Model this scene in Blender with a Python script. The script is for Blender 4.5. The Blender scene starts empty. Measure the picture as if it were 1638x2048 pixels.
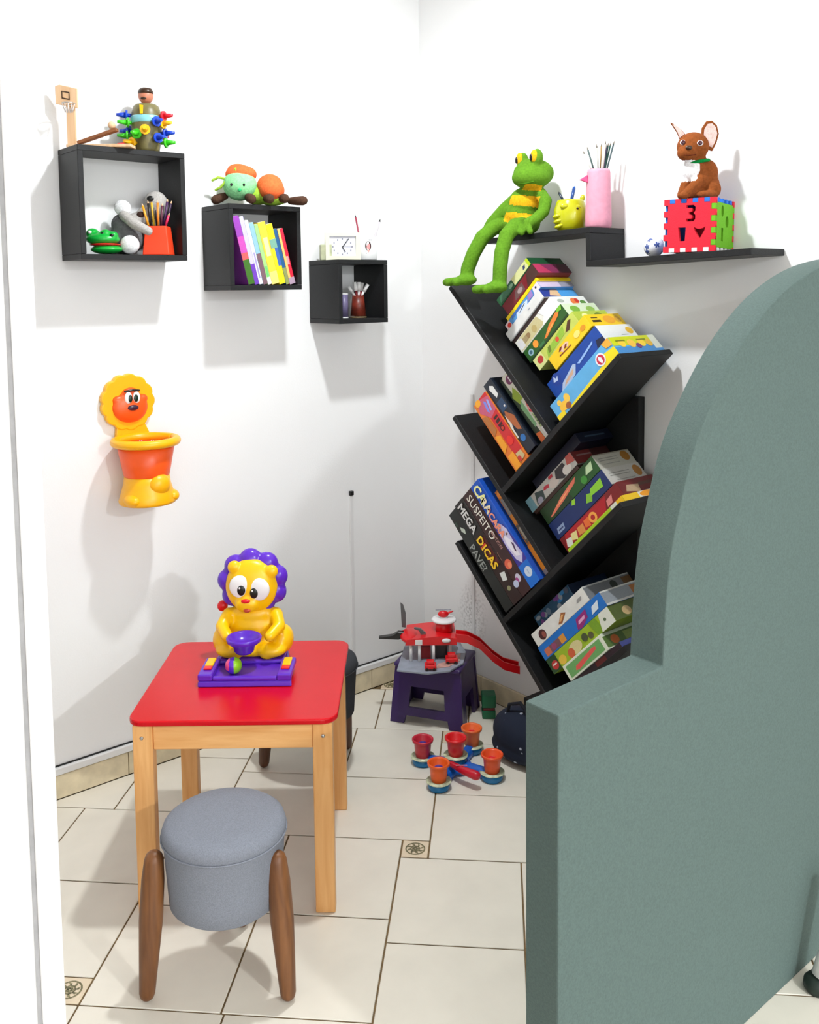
import bpy, bmesh, math, random
from mathutils import Matrix, Vector

random.seed(7)
S = bpy.context.scene
COL = S.collection
PI = math.pi
R2 = math.sqrt(0.5)

# ---------------------------------------------------------------- camera, light, exposure
YAW, PITCH, ROLL = 0.693673, 0.082666, 0.010828
CAM = Vector((-2.405, -2.814, 1.55))
cd = bpy.data.cameras.new('camera')
cam = bpy.data.objects.new('camera', cd)
COL.objects.link(cam)
fw = Vector((math.sin(YAW) * math.cos(PITCH), math.cos(YAW) * math.cos(PITCH), -math.sin(PITCH)))
rt = Vector((math.cos(YAW), -math.sin(YAW), 0))
dn = fw.cross(rt)
rt2 = math.cos(ROLL) * rt + math.sin(ROLL) * dn
dn2 = -math.sin(ROLL) * rt + math.cos(ROLL) * dn
mw = Matrix((rt2, -dn2, -fw)).transposed().to_4x4()
mw.translation = CAM
cam.matrix_world = mw
cd.sensor_fit = 'HORIZONTAL'
cd.sensor_width = 36.0
cd.lens = 36.0 * 1866.56 / 1638.0
cd.shift_x = 0.0
cd.shift_y = -(1024 - 730.33) / 1638.0
cd.clip_start = 0.05
cd.clip_end = 60
S.camera = cam

world = bpy.data.worlds.new('world')
S.world = world
world.use_nodes = True
wbg = world.node_tree.nodes['Background']
wbg.inputs[0].default_value = (0.955, 0.985, 1.0, 1)
wbg.inputs[1].default_value = 3.4

S.view_settings.view_transform = 'Standard'
S.view_settings.look = 'None'
S.view_settings.gamma = 1.0
S.view_settings.use_curve_mapping = False
S.view_settings.exposure = 0.16


def lamp(name, loc, power, radius, color=(1, 1, 1)):
    l = bpy.data.lights.new(name, 'AREA')      # flat ceiling disc, shining down
    l.shape = 'DISK'
    l.energy = power
    l.size = 2 * radius
    l.color = color
    o = bpy.data.objects.new(name, l)
    o.location = loc
    COL.objects.link(o)
    return o


lamp('ceiling_lamp_light', (-0.902, -1.017, 2.765), 28.0, 0.055, (0.945, 0.982, 1.0))
lamp('rear_ceiling_lamp_light', (-1.23, -5.0, 2.46), 112.0, 0.1, (0.945, 0.982, 1.0))

# ---------------------------------------------------------------- materials
MATS = {}


def mat(name, col, rough=0.5, var=0.06, scale=40.0, bump=0.0, bscale=None, spec=0.5, coat=0.0, metal=0.0, trans=0.0, emit=0.0):
    if name in MATS:
        return MATS[name]
    m = bpy.data.materials.new(name)
    m.use_nodes = True
    nt = m.node_tree
    b = nt.nodes['Principled BSDF']
    b.inputs['Roughness'].default_value = rough
    b.inputs['Metallic'].default_value = metal
    b.inputs['Specular IOR Level'].default_value = spec
    b.inputs['Coat Weight'].default_value = coat
    b.inputs['Transmission Weight'].default_value = trans
    tc = nt.nodes.new('ShaderNodeTexCoord')
    n = nt.nodes.new('ShaderNodeTexNoise')
    n.inputs['Scale'].default_value = scale
    n.inputs['Detail'].default_value = 3
    nt.links.new(tc.outputs['Object'], n.inputs['Vector'])
    r = nt.nodes.new('ShaderNodeValToRGB')
    r.color_ramp.elements[0].position = 0.3
    r.color_ramp.elements[1].position = 0.7
    r.color_ramp.elements[0].color = tuple(max(0, c * (1 - var)) for c in col[:3]) + (1,)
    r.color_ramp.elements[1].color = tuple(min(1, c * (1 + var)) for c in col[:3]) + (1,)
    nt.links.new(n.outputs['Fac'], r.inputs['Fac'])
    nt.links.new(r.outputs['Color'], b.inputs['Base Color'])
    if bump:
        n2 = nt.nodes.new('ShaderNodeTexNoise')
        n2.inputs['Scale'].default_value = bscale or scale * 6
        n2.inputs['Detail'].default_value = 2
        nt.links.new(tc.outputs['Object'], n2.inputs['Vector'])
        bp = nt.nodes.new('ShaderNodeBump')
        bp.inputs['Strength'].default_value = bump
        bp.inputs['Distance'].default_value = 0.002
        nt.links.new(n2.outputs['Fac'], bp.inputs['Height'])
        nt.links.new(bp.outputs['Normal'], b.inputs['Normal'])
    if emit:
        b.inputs['Emission Color'].default_value = col[:3] + (1,)
        b.inputs['Emission Strength'].default_value = emit
    MATS[name] = m
    return m


def lin(r, g, b):
    f = lambda c: (c / 255 / 12.92) if c / 255 <= 0.04045 else ((c / 255 + 0.055) / 1.055) ** 2.4
    return (f(r), f(g), f(b))


def plastic(name, rgb, rough=0.3):
    return mat('plastic_' + name, lin(*rgb), rough, 0.03, 30)


def plush(name, rgb):
    return mat('plush_' + name, lin(*rgb), 0.95, 0.16, 160, 0.6, 420, 0.1)


def printed():
    if 'printed_card' in MATS:
        return MATS['printed_card']
    m = bpy.data.materials.new('printed_card')
    m.use_nodes = True
    nt = m.node_tree
    b = nt.nodes['Principled BSDF']
    b.inputs['Roughness'].default_value = 0.38
    a = nt.nodes.new('ShaderNodeVertexColor')
    a.layer_name = 'Col'
    n = nt.nodes.new('ShaderNodeTexNoise')
    n.inputs['Scale'].default_value = 260
    tc = nt.nodes.new('ShaderNodeTexCoord')
    nt.links.new(tc.outputs['Object'], n.inputs['Vector'])
    mx = nt.nodes.new('ShaderNodeMix')
    mx.data_type = 'RGBA'
    mx.blend_type = 'OVERLAY'
    mx.inputs[0].default_value = 0.16
    nt.links.new(a.outputs['Color'], mx.inputs[6])
    nt.links.new(n.outputs['Fac'], mx.inputs[7])
    nt.links.new(mx.outputs[2], b.inputs['Base Color'])
    MATS['printed_card'] = m
    return m


def wood(name, rgb, rgb2, rough=0.45, axis=2):
    if name in MATS:
        return MATS[name]
    m = bpy.data.materials.new(name)
    m.use_nodes = True
    nt = m.node_tree
    b = nt.nodes['Principled BSDF']
    b.inputs['Roughness'].default_value = rough
    tc = nt.nodes.new('ShaderNodeTexCoord')
    mp = nt.nodes.new('ShaderNodeMapping')
    sc = [26, 26, 26]
    sc[axis] = 2.2
    mp.inputs['Scale'].default_value = sc
    n = nt.nodes.new('ShaderNodeTexNoise')
    n.inputs['Scale'].default_value = 2.2
    n.inputs['Detail'].default_value = 6
    n.inputs['Distortion'].default_value = 0.6
    nt.links.new(tc.outputs['Object'], mp.inputs['Vector'])
    nt.links.new(mp.outputs['Vector'], n.inputs['Vector'])
    r = nt.nodes.new('ShaderNodeValToRGB')
    r.color_ramp.elements[0].position = 0.32
    r.color_ramp.elements[1].position = 0.7
    r.color_ramp.elements[0].color = lin(*rgb2) + (1,)
    r.color_ramp.elements[1].color = lin(*rgb) + (1,)
    nt.links.new(n.outputs['Fac'], r.inputs['Fac'])
    nt.links.new(r.outputs['Color'], b.inputs['Base Color'])
    MATS[name] = m
    return m


WHITE_WALL = mat('wall_paint_white', (0.885, 0.888, 0.888), 0.62, 0.012, 3, 0.12, 180)
BLACK_BOARD = mat('black_melamine', (0.0085, 0.009, 0.010), 0.5, 0.25, 220, 0.25, 500, 0.35)
CHROME = mat('steel', (0.5, 0.5, 0.5), 0.3, 0.05, 60, 0, None, 0.5, 0, 1.0)

# ---------------------------------------------------------------- mesh building


class MB:
    def __init__(self):
        self.v = []
        self.f = []
        self.m = []
        self.s = []
        self.c = []

    def add(self, vs, fs, mi=0, smooth=False, M=None, col=None):
        o = len(self.v)
        for p in vs:
            p = Vector(p)
            self.v.append(M @ p if M is not None else p)
        for f in fs:
            self.f.append([i + o for i in f])
            self.m.append(mi)
            self.s.append(smooth)
            self.c.append(col or (1, 1, 1))
        return self

    def box(self, x0, x1, y0, y1, z0, z1, mi=0, M=None, col=None):
        vs = [(x, y, z) for x in (x0, x1) for y in (y0, y1) for z in (z0, z1)]
        fs = [(0, 1, 3, 2), (4, 6, 7, 5), (0, 4, 5, 1), (2, 3, 7, 6), (0, 2, 6, 4), (1, 5, 7, 3)]
        return self.add(vs, fs, mi, False, M, col)

    def frustum(self, z0, z1, h0, h1, mi=0, M=None):
        """box with half-sizes h0=(x,y) at z0 and h1 at z1"""
        vs = [(sx * h[0], sy * h[1], z) for (h, z) in ((h0, z0), (h1, z1)) for (sx, sy) in ((-1, -1), (1, -1), (1, 1), (-1, 1))]
        fs = [(3, 2, 1, 0), (4, 5, 6, 7), (0, 1, 5, 4), (1, 2, 6, 5), (2, 3, 7, 6), (3, 0, 4, 7)]
        return self.add(vs, fs, mi, False, M)

    def tube(self, pts, rads, n=12, mi=0, M=None, round_ends=True, smooth=True):
        pts = [Vector(p) for p in pts]
        if not hasattr(rads, '__len__'):
            rads = [rads] * len(pts)
        rads = list(rads)
        if round_ends:
            d0 = (pts[0] - pts[1]).normalized()
            d1 = (pts[-1] - pts[-2]).normalized()
            a = []
            ar = []
            for k in (0.98, 0.85, 0.55):
                a.append(pts[0] + d0 * rads[0] * k)
                ar.append(rads[0] * math.sqrt(max(0, 1 - k * k)))
            e = [pts[-1] + d1 * rads[-1] * k for k in (0.55, 0.85, 0.98)]
            er = [rads[-1] * math.sqrt(1 - k * k) for k in (0.55, 0.85, 0.98)]
            pts = a + pts + e
            rads = ar + rads + er
        t = (pts[1] - pts[0]).normalized()
        u = t.orthogonal().normalized()
        vs = []
        for i, p in enumerate(pts):
            if 0 < i < len(pts) - 1:
                t2 = (pts[i + 1] - pts[i - 1]).normalized()
            elif i == 0:
                t2 = (pts[1] - pts[0]).normalized()
            else:
                t2 = (pts[-1] - pts[-2]).normalized()
            u = (u - t2 * u.dot(t2))
            u = u.normalized() if u.length > 1e-6 else t2.orthogonal().normalized()
            w = t2.cross(u)
            for k in range(n):
                an = 2 * PI * k / n
                vs.append(p + (u * math.cos(an) + w * math.sin(an)) * rads[i])
        fs = []
        for i in range(len(pts) - 1):
            for k in range(n):
                fs.append((i * n + k, i * n + (k + 1) % n, (i + 1) * n + (k + 1) % n, (i + 1) * n + k))
        self.add(vs, fs, mi, smooth, M)
        b = len(self.v) - len(vs)
        self.f.append([b + k for k in range(n)][::-1]); self.m.append(mi); self.s.append(False); self.c.append((1, 1, 1))
        e = b + (len(pts) - 1) * n
        self.f.append([e + k for k in range(n)]); self.m.append(mi); self.s.append(False); self.c.append((1, 1, 1))
        return self

    def cyl(self, p0, p1, r0, r1=None, n=24, mi=0, M=None):
        return self.tube([p0, p1], [r0, r0 if r1 is None else r1], n, mi, M, False)

    def ell(self, c, rx, ry=None, rz=None, nu=24, nv=14, mi=0, M=None, R=None):
        ry = rx if ry is None else ry
        rz = rx if rz is None else rz
        c = Vector(c)
        vs = []
        for j in range(nv + 1):
            th = PI * j / nv
            for i in range(nu):
                ph = 2 * PI * i / nu
                p = Vector((rx * math.sin(th) * math.cos(ph), ry * math.sin(th) * math.sin(ph), rz * math.cos(th)))
                if R is not None:
                    p = R @ p
                vs.append(c + p)
        fs = []
        for j in range(nv):
            for i in range(nu):
                a, b2 = j * nu + i, j * nu + (i + 1) % nu
                c2, d = (j + 1) * nu + (i + 1) % nu, (j + 1) * nu + i
                if j == 0:
                    fs.append((a, c2, d)) if False else fs.append((a, d, c2))
                elif j == nv - 1:
                    fs.append((a, d, b2))
                else:
                    fs.append((a, d, c2, b2))
        return self.add(vs, fs, mi, True, M)

    def lathe(self, prof, n=32, mi=0, M=None, c=(0, 0), smooth=True):
        vs = []
        for (r, z) in prof:
            for k in range(n):
                a = 2 * PI * k / n
                vs.append((c[0] + r * math.cos(a), c[1] + r * math.sin(a), z))
        fs = []
        for i in range(len(prof) - 1):
            for k in range(n):
                fs.append((i * n + k, i * n + (k + 1) % n, (i + 1) * n + (k + 1) % n, (i + 1) * n + k))
        if prof[0][0] > 1e-6:
            fs.append(tuple(range(n))[::-1])
        if prof[-1][0] > 1e-6:
            fs.append(tuple((len(prof) - 1) * n + k for k in range(n)))
        return self.add(vs, fs, mi, smooth, M)

    def prism(self, poly, y0, y1, mi=0, M=None, smooth=False):
        """polygon in local XZ, extruded from y0 to y1"""
        n = len(poly)
        vs = [(x, y0, z) for x, z in poly] + [(x, y1, z) for x, z in poly]
        fs = [tuple(range(n)), tuple(range(2 * n - 1, n - 1, -1))]
        self.add(vs, fs, mi, False, M)
        o = len(self.v) - 2 * n
        for i in range(n):
            j = (i + 1) % n
            self.f.append([o + i, o + n + i, o + n + j, o + j]); self.m.append(mi); self.s.append(smooth); self.c.append((1, 1, 1))
        return self

    def flat(self, poly, y, col, mi=0, M=None):
        """flat polygon in local XZ at depth y, facing -y"""
        return self.add([(x, y, z) for x, z in poly], [tuple(range(len(poly)))], mi, False, M, col)

    def mesh(self, name, mats):
        me = bpy.data.meshes.new(name)
        me.from_pydata([tuple(p) for p in self.v], [], self.f)
        for m in mats if isinstance(mats, (list, tuple)) else [mats]:
            me.materials.append(m)
        for i, p in enumerate(me.polygons):
            p.material_index = self.m[i]
            p.use_smooth = self.s[i]
        if any(c != (1, 1, 1) for c in self.c):
            at = me.color_attributes.new('Col', 'FLOAT_COLOR', 'CORNER')
            for i, p in enumerate(me.polygons):
                for li in p.loop_indices:
                    at.data[li].color = (*self.c[i], 1)
        me.update()
        return me

    def build(self, name, mats, parent=None, bevel=0.0, seg=2):
        me = self.mesh(name, mats)
        bm = bmesh.new()
        bm.from_mesh(me)
        if not any(c != (1, 1, 1) for c in self.c):
            bmesh.ops.recalc_face_normals(bm, faces=bm.faces)
        bm.to_mesh(me)
        bm.free()
        o = bpy.data.objects.new(name, me)
        COL.objects.link(o)
        if parent is not None:
            o.parent = parent
        if bevel:
            b = o.modifiers.new('bevel', 'BEVEL')
            b.width = bevel
            b.segments = seg
            b.limit_method = 'ANGLE'
            b.angle_limit = math.radians(40)
        return o

    def blend(self, name, mats, parent=None, voxel=0.004, smooth=6, region=None):
        """all shapes grown together into one continuous surface"""
        me = self.mesh('tmp', mats[0] if isinstance(mats, (list, tuple)) else mats)
        bm = bmesh.new()
        bm.from_mesh(me)
        bmesh.ops.recalc_face_normals(bm, faces=bm.faces)
        bm.to_mesh(me)
        bm.free()
        t = bpy.data.objects.new('tmp', me)
        COL.objects.link(t)
        r = t.modifiers.new('r', 'REMESH')
        r.mode = 'VOXEL'
        r.voxel_size = voxel
        r.use_smooth_shade = True
        s = t.modifiers.new('s', 'SMOOTH')
        s.factor = 0.5
        s.iterations = smooth
        dg = bpy.context.evaluated_depsgraph_get()
        dg.update()
        m2 = bpy.data.meshes.new_from_object(t.evaluated_get(dg))
        bpy.data.objects.remove(t)
        bpy.data.meshes.remove(me)
        m2.name = name
        m2.materials.clear()
        for m in mats if isinstance(mats, (list, tuple)) else [mats]:
            m2.materials.append(m)
        for p in m2.polygons:
            p.use_smooth = True
            p.material_index = region(p.center) if region else 0
        o = bpy.data.objects.new(name, m2)
        COL.objects.link(o)
        if parent is not None:
            o.parent = parent
        return o


def tag(o, label=None, cat=None, group=None, kind=None):
    if label:
        o['label'] = label
    if cat:
        o['category'] = cat
    if group:
        o['group'] = group
    if kind:
        o['kind'] = kind
    return o


def thing(name, label, cat, loc=(0, 0, 0), rz=0.0, group=None, M=None):
    o = bpy.data.objects.new(name, None)
    o.empty_display_size = 0.05
    COL.objects.link(o)
    if M is not None:
        o.matrix_basis = M
    else:
        o.location = loc
        o.rotation_euler = (0, 0, rz)
    return tag(o, label, cat, group)


def place(o, loc, rz=0.0):
    o.location = loc
    o.rotation_euler = (0, 0, rz)
    return o


def dup(o, parent=None):
    c = o.copy()
    COL.objects.link(c)
    if parent is not None:
        c.parent = parent
    for ch in list(o.children):
        dup(ch, c)
    return c


def text_mesh(txt, size, bold=0.0):
    cu = bpy.data.curves.new('t', 'FONT')
    cu.body = txt
    cu.size = size
    cu.offset = bold
    cu.resolution_u = 2
    t = bpy.data.objects.new('t', cu)
    COL.objects.link(t)
    dg = bpy.context.evaluated_depsgraph_get()
    me = bpy.data.meshes.new_from_object(t.evaluated_get(dg))
    vs = [v.co.copy() for v in me.vertices]
    fs = [tuple(p.vertices) for p in me.polygons]
    bpy.data.objects.remove(t)
    bpy.data.curves.remove(cu)
    bpy.data.meshes.remove(me)
    return vs, fs


def oval(cx, cz, rx, rz, n=18, a0=0.0):
    return [(cx + rx * math.cos(a0 + 2 * PI * k / n), cz + rz * math.sin(a0 + 2 * PI * k / n)) for k in range(n)]


FACE = -YAW            # local x to the picture's right, local y away from the viewer


def rotY(a):
    return Matrix.Rotation(a, 3, 'Y')


def rotX(a):
    return Matrix.Rotation(a, 3, 'X')


def rotZ(a):
    return Matrix.Rotation(a, 3, 'Z')

# ---------------------------------------------------------------- the setting
TILE = mat('floor_tile_cream', lin(232, 226, 212), 0.35, 0.035, 9, 0.05, 60)
GROUT = mat('grout_brown', lin(120, 98, 66), 0.9, 0.25, 60, 0.3, 300)
INSET = mat('inset_tile_cream', lin(226, 208, 180), 0.4, 0.05, 25)
INSETP = mat('inset_tile_olive_pattern', lin(122, 116, 84), 0.5, 0.55, 130)
SKIRT = mat('skirting_tile_beige', lin(220, 206, 174), 0.45, 0.12, 22, 0.1, 90)
TRIMW = mat('white_plastic_trim', (0.8, 0.8, 0.8), 0.4, 0.01, 10)


def clip_poly(poly, f):
    out = []
    for i in range(len(poly)):
        a, b = poly[i], poly[(i + 1) % len(poly)]
        fa, fb = f(a), f(b)
        if fa <= 0:
            out.append(a)
        if fa * fb < 0:
            t = fa / (fa - fb)
            out.append((a[0] + (b[0] - a[0]) * t, a[1] + (b[1] - a[1]) * t))
    return out


floor = MB().box(-5.0, 0.1, -6.6, 0.1, -0.12, -0.0035).build('floor', GROUT)
tag(floor, kind='structure')


def tile(p0, p1, q0, q1, name='tile', m=None, gap=0.0022):
    pg = [(p0 + gap, q0 + gap), (p1 - gap, q0 + gap), (p1 - gap, q1 - gap), (p0 + gap, q1 - gap)]
    w = [((p + q) * R2, (q - p) * R2) for p, q in pg]
    w = clip_poly(w, lambda a: a[0] + 0.012)
    w = clip_poly(w, lambda a: a[1] + 0.013)
    if len(w) < 3:
        return None
    n = len(w)
    dz = random.uniform(-0.0006, 0.0)
    vs = [(x, y, -0.004) for x, y in w] + [(x, y, dz) for x, y in w]
    fs = [tuple(range(n))[::-1], tuple(range(n, 2 * n))] + [(i, (i + 1) % n, n + (i + 1) % n, n + i) for i in range(n)]
    o = MB().add(vs, fs).build(name, m or TILE, floor, 0.0012, 1)
    return o


def inset(p0, p1, q0, q1):
    o = tile(p0, p1, q0, q1, 'inset_tile', INSET, 0.0025)
    if o:
        pc, qc, r = (p0 + p1) / 2, (q0 + q1) / 2, (p1 - p0) * 0.36
        b = MB()
        for (ra, rb) in ((0.86, 1.0), (0.36, 0.5)):
            for k in range(24):
                a0, a1 = 2 * PI * k / 24, 2 * PI * (k + 1) / 24
                pts = [(pc + r * rr * math.cos(a), qc + r * rr * math.sin(a)) for rr, a in ((ra, a0), (rb, a0), (rb, a1), (ra, a1))]
                b.add([((p + q) * R2, (q - p) * R2, 0.0004) for p, q in pts], [(0, 1, 2, 3)])
        for k in range(8):
            a = 2 * PI * k / 8 + 0.2
            pts = [(pc + r * rr * math.cos(aa), qc + r * rr * math.sin(aa)) for rr, aa in ((0.45, a - 0.12), (0.45, a + 0.12), (0.9, a + 0.3), (0.7, a - 0.1))]
            b.add([((p + q) * R2, (q - p) * R2, 0.0004) for p, q in pts], [(0, 1, 2, 3)])
        for k in range(5):
            a = 2 * PI * k / 5
            pts = [(pc + r * 0.2 * math.cos(a) + r * 0.16 * math.cos(t), qc + r * 0.2 * math.sin(a) + r * 0.16 * math.sin(t)) for t in [2 * PI * j / 8 for j in range(8)]]
            b.add([((p + q) * R2, (q - p) * R2, 0.0004) for p, q in pts], [tuple(range(8))])
        b.build('rosette', INSETP, o)
    return o


for r in [(-0.62, -0.303, -1.852, -1.515), (-0.303, 0.026, -1.852, -1.525), (-1.03, -0.697, -1.852, -1.772), (-0.95, -0.62, -1.772, -1.438),
          (-1.28, -0.95, -1.772, -1.438), (0.026, 0.355, -1.94, -1.607), (0.026, 0.355, -1.607, -1.272), (0.103, 0.43, -1.272, -0.945),
          (0.355, 0.68, -1.6, -1.272), (0.355, 0.68, -1.93, -1.6), (-0.3, 0.026, -1.525, -1.192), (-0.222, 0.103, -1.192, -0.864),
          (-0.62, -0.3, -1.515, -1.192), (-0.945, -0.62, -1.438, -1.10), (-1.27, -0.945, -1.438, -1.10), (-0.855, -0.527, -1.10, -0.775),
          (-1.18, -0.855, -1.10, -0.775), (-0.527, -0.222, -1.192, -0.858), (-0.527, -0.2, -0.858, -0.535), (-0.855, -0.527, -0.775, -0.45),
          (-0.2, 0.103, -0.864, -0.535), (0.103, 0.43, -0.945, -0.62), (0.19, 0.52, -0.62, -0.29), (-0.138, 0.19, -0.535, -0.21),
          (-0.465, -0.138, -0.535, -0.21), (-0.08, 0.25, -0.21, 0.1), (0.43, 0.76, -1.272, -0.94), (0.43, 0.76, -0.94, -0.62),
          (0.68, 1.01, -1.703, -1.37), (0.68, 1.01, -2.03, -1.703), (1.01, 1.34, -1.703, -1.37), (1.01, 1.34, -2.03, -1.703),
          (1.34, 1.67, -1.703, -1.37), (0.68, 1.01, -2.36, -2.03), (0.355, 0.68, -2.26, -1.93), (1.01, 1.34, -2.36, -2.03),
          (-0.95, -0.62, -2.18, -1.852), (-0.62, -0.295, -2.18, -1.852), (-0.295, 0.026, -2.18, -1.852), (0.026, 0.355, -2.27, -1.94),
          (-1.28, -0.95, -2.18, -1.852), (-0.95, -0.62, -2.51, -2.18), (-0.62, -0.295, -2.51, -2.18), (-0.295, 0.026, -2.51, -2.18),
          (0.026, 0.355, -2.6, -2.27), (0.355, 0.68, -2.59, -2.26), (0.76, 1.01, -1.37, -1.04), (-0.62, -0.527, -1.192, -1.10)]:
    tile(*r)
for r in [(-0.697, -0.62, -1.852, -1.772), (0.026, 0.103, -1.272, -1.192), (0.103, 0.19, -0.62, -0.535), (-0.16, -0.08, -0.21, -0.13)]:
    inset(*r)

wl = MB().box(-5.0, 0.0, 0.0, 0.1, -0.1, 2.85).build('wall_left', WHITE_WALL)
tag(wl, kind='structure')

# right wall: same paint with a grey damp stain of its own low down behind the cable channel
wr_m = WHITE_WALL.copy()
wr_m.name = 'wall_paint_white_stained'
nt = wr_m.node_tree
bs = nt.nodes['Principled BSDF']
old = bs.inputs['Base Color'].links[0].from_socket
tc = nt.nodes.new('ShaderNodeTexCoord')
mp = nt.nodes.new('ShaderNodeMapping')
mp.inputs['Location'].default_value = (0, 0.283 * 11, -0.30 * 7)
mp.inputs['Scale'].default_value = (1, 11, 7)
nt.links.new(tc.outputs['Object'], mp.inputs['Vector'])
gr = nt.nodes.new('ShaderNodeTexGradient')
gr.gradient_type = 'SPHERICAL'
nt.links.new(mp.outputs['Vector'], gr.inputs['Vector'])
nz = nt.nodes.new('ShaderNodeTexNoise')
nz.inputs['Scale'].default_value = 95
nz.inputs['Detail'].default_value = 6
nt.links.new(tc.outputs['Object'], nz.inputs['Vector'])
rp = nt.nodes.new('ShaderNodeValToRGB')
rp.color_ramp.elements[0].position = 0.46
rp.color_ramp.elements[1].position = 0.62
nt.links.new(nz.outputs['Fac'], rp.inputs['Fac'])
mu = nt.nodes.new('ShaderNodeMath')
mu.operation = 'MULTIPLY'
nt.links.new(gr.outputs['Fac'], mu.inputs[0])
nt.links.new(rp.outputs['Color'], mu.inputs[1])
mx = nt.nodes.new('ShaderNodeMix')
mx.data_type = 'RGBA'
nt.links.new(mu.outputs[0], mx.inputs[0])
nt.links.new(old, mx.inputs[6])
mx.inputs[7].default_value = (0.42, 0.42, 0.41, 1)
nt.links.new(mx.outputs[2], bs.inputs['Base Color'])
wr = MB().box(0.0, 0.1, -6.6, 0.1, -0.1, 2.85).build('wall_right', wr_m)
tag(wr, kind='structure')
tag(MB().box(-5.0, 0.1, -6.6, 0.1, 2.8, 2.9).build('ceiling', mat('ceiling_paint', (0.9, 0.9, 0.9), 0.8, 0.01, 3)), kind='structure')

tag(MB().box(-5.1, -5.0, -6.7, 0.1, -0.1, 2.9).build('wall_side', WHITE_WALL), kind='structure')


def skirting(name, along_x, length):
    """a row of beige tiles at the foot of a wall, with a thin mortar bed"""
    def bx(a, b, d0, d1, z0, z1):
        return MB().box(-b, -a, -d1, -d0, z0, z1) if along_x else MB().box(-d1, -d0, -b, -a, z0, z1)
    bed = tag(bx(0.0 if along_x else 0.012, length, 0.0005, 0.009, 0.0005, 0.074).build(name, GROUT), kind='structure')
    x = 0.05 if along_x else 0.013
    first = True
    while x < length - 0.02:
        w = 0.232 if first and along_x else 0.328
        first = False
        e = min(x + w, length)
        bx(x + 0.0012, e - 0.0012, 0.002, 0.0125, 0.0015, 0.075).build('skirting_tile', SKIRT, bed, 0.001, 1)
        x += w
    return bed


skirting('baseboard_left', True, 3.2)
skirting('baseboard_right', False, 3.5)
t = MB().box(-3.2, -0.0, -0.016, -0.0005, 0.0765, 0.099)
tag(t.build('trim_1', TRIMW, None, 0.003, 2), kind='structure')
t = MB().box(-3.2, -0.0, -0.004, -0.0005, 0.0993, 0.1035)
tag(t.build('trim_2', mat('dark_gap', (0.02, 0.02, 0.02), 0.9, 0.2, 50)), kind='structure')

# doorway edge close to the viewer on the left: door leaf and casing
ca = FACE + math.radians(23.0)
JX, JY = -1.891, -1.228
Mj = Matrix.Translation((JX, JY, 0)) @ Matrix.Rotation(ca, 4, 'Z')
DOORP = mat('door_paint_white', (0.86, 0.86, 0.86), 0.4, 0.01, 6)
cas = MB().box(-0.0385, 0.0, 0.0, 0.03, -0.003, 2.3, M=Mj)
tag(cas.build('trim_3', DOORP, None, 0.002, 2), kind='structure')
dr = MB().box(-0.95, -0.0440, 0.004, 0.04, 0.004, 2.3, M=Mj)
tag(dr.build('door_1', DOORP, None, 0.002, 2), kind='structure')
gp = MB().box(-0.046, -0.036, 0.003, 0.03, -0.003, 2.3, M=Mj)
tag(gp.build('trim_4', mat('door_gap_seal', (0.42, 0.42, 0.43), 0.8, 0.1, 40)), kind='structure')

# low partition that sweeps up to the right wall
PART = mat('partition_paint_sage', lin(90, 107, 103), 0.75, 0.10, 240, 0.35, 420, 0.2)
prof = [(-1.288, 0.0), (-1.288, 0.855), (-1.004, 0.858), (-1.0, 0.905), (-0.997, 0.96), (-0.985, 1.055), (-0.968, 1.11), (-0.95, 1.16), (-0.93, 1.215),
        (-0.906, 1.262), (-0.875, 1.305), (-0.838, 1.352), (-0.797, 1.396), (-0.75, 1.44), (-0.695, 1.48), (-0.645, 1.511), (-0.596, 1.536),
        (-0.545, 1.557), (-0.494, 1.574), (-0.45, 1.585), (-0.405, 1.594), (-0.317, 1.606), (-0.2, 1.612), (-0.002, 1.612), (-0.002, 0.0)]
head_, curve_, tail_ = prof[:3], prof[3:-2], prof[-2:]
smooth_ = []
for i in range(len(curve_) - 1):
    p0, p1, p2, p3 = curve_[max(i - 1, 0)], curve_[i], curve_[i + 1], curve_[min(i + 2, len(curve_) - 1)]
    for k in range(5):
        t = k / 5
        smooth_.append(tuple(0.5 * (2 * p1[j] + (p2[j] - p0[j]) * t + (2 * p0[j] - 5 * p1[j] + 4 * p2[j] - p3[j]) * t * t + (3 * p1[j] - p0[j] - 3 * p2[j] + p3[j]) * t ** 3) for j in (0, 1)))
for _ in range(12):
    smooth_ = [smooth_[0]] + [tuple((smooth_[i - 1][j] + 2 * smooth_[i][j] + smooth_[i + 1][j]) / 4 for j in (0, 1)) for i in range(1, len(smooth_) - 1)] + [smooth_[-1]]
prof = head_ + smooth_ + [curve_[-1]] + tail_
pw = MB().prism(prof, -1.84, -1.766, 0)
n0 = 2 + len(head_)
for i in range(n0, n0 + len(smooth_) - 1):
    pw.s[i] = True
tag(pw.build('wall_partition', PART, None, 0.003, 2), kind='structure')

# the two ceiling lamps that light the rooms (above the frame)
for nm, lb, x, y, z, r in (('ceiling_lamp', 'round white ceiling lamp over the play corner', -0.902, -1.017, 2.8, 0.09),
                           ('ceiling_lamp', 'round white hanging lamp over the rear of the room', -1.23, -5.0, 2.495, 0.14)):
    o = thing(nm, lb, 'lamp', (x, y, z))
    if z < 2.79:
        MB().cyl((0, 0, 0.0), (0, 0, 2.799 - z), 0.006, None, 10).build('stem', TRIMW, o)
    MB().lathe([(r, -0.001), (r, -0.02), (r * 0.9, -0.03), (0.0, -0.03)]).build('mounting_plate', TRIMW, o)

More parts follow.
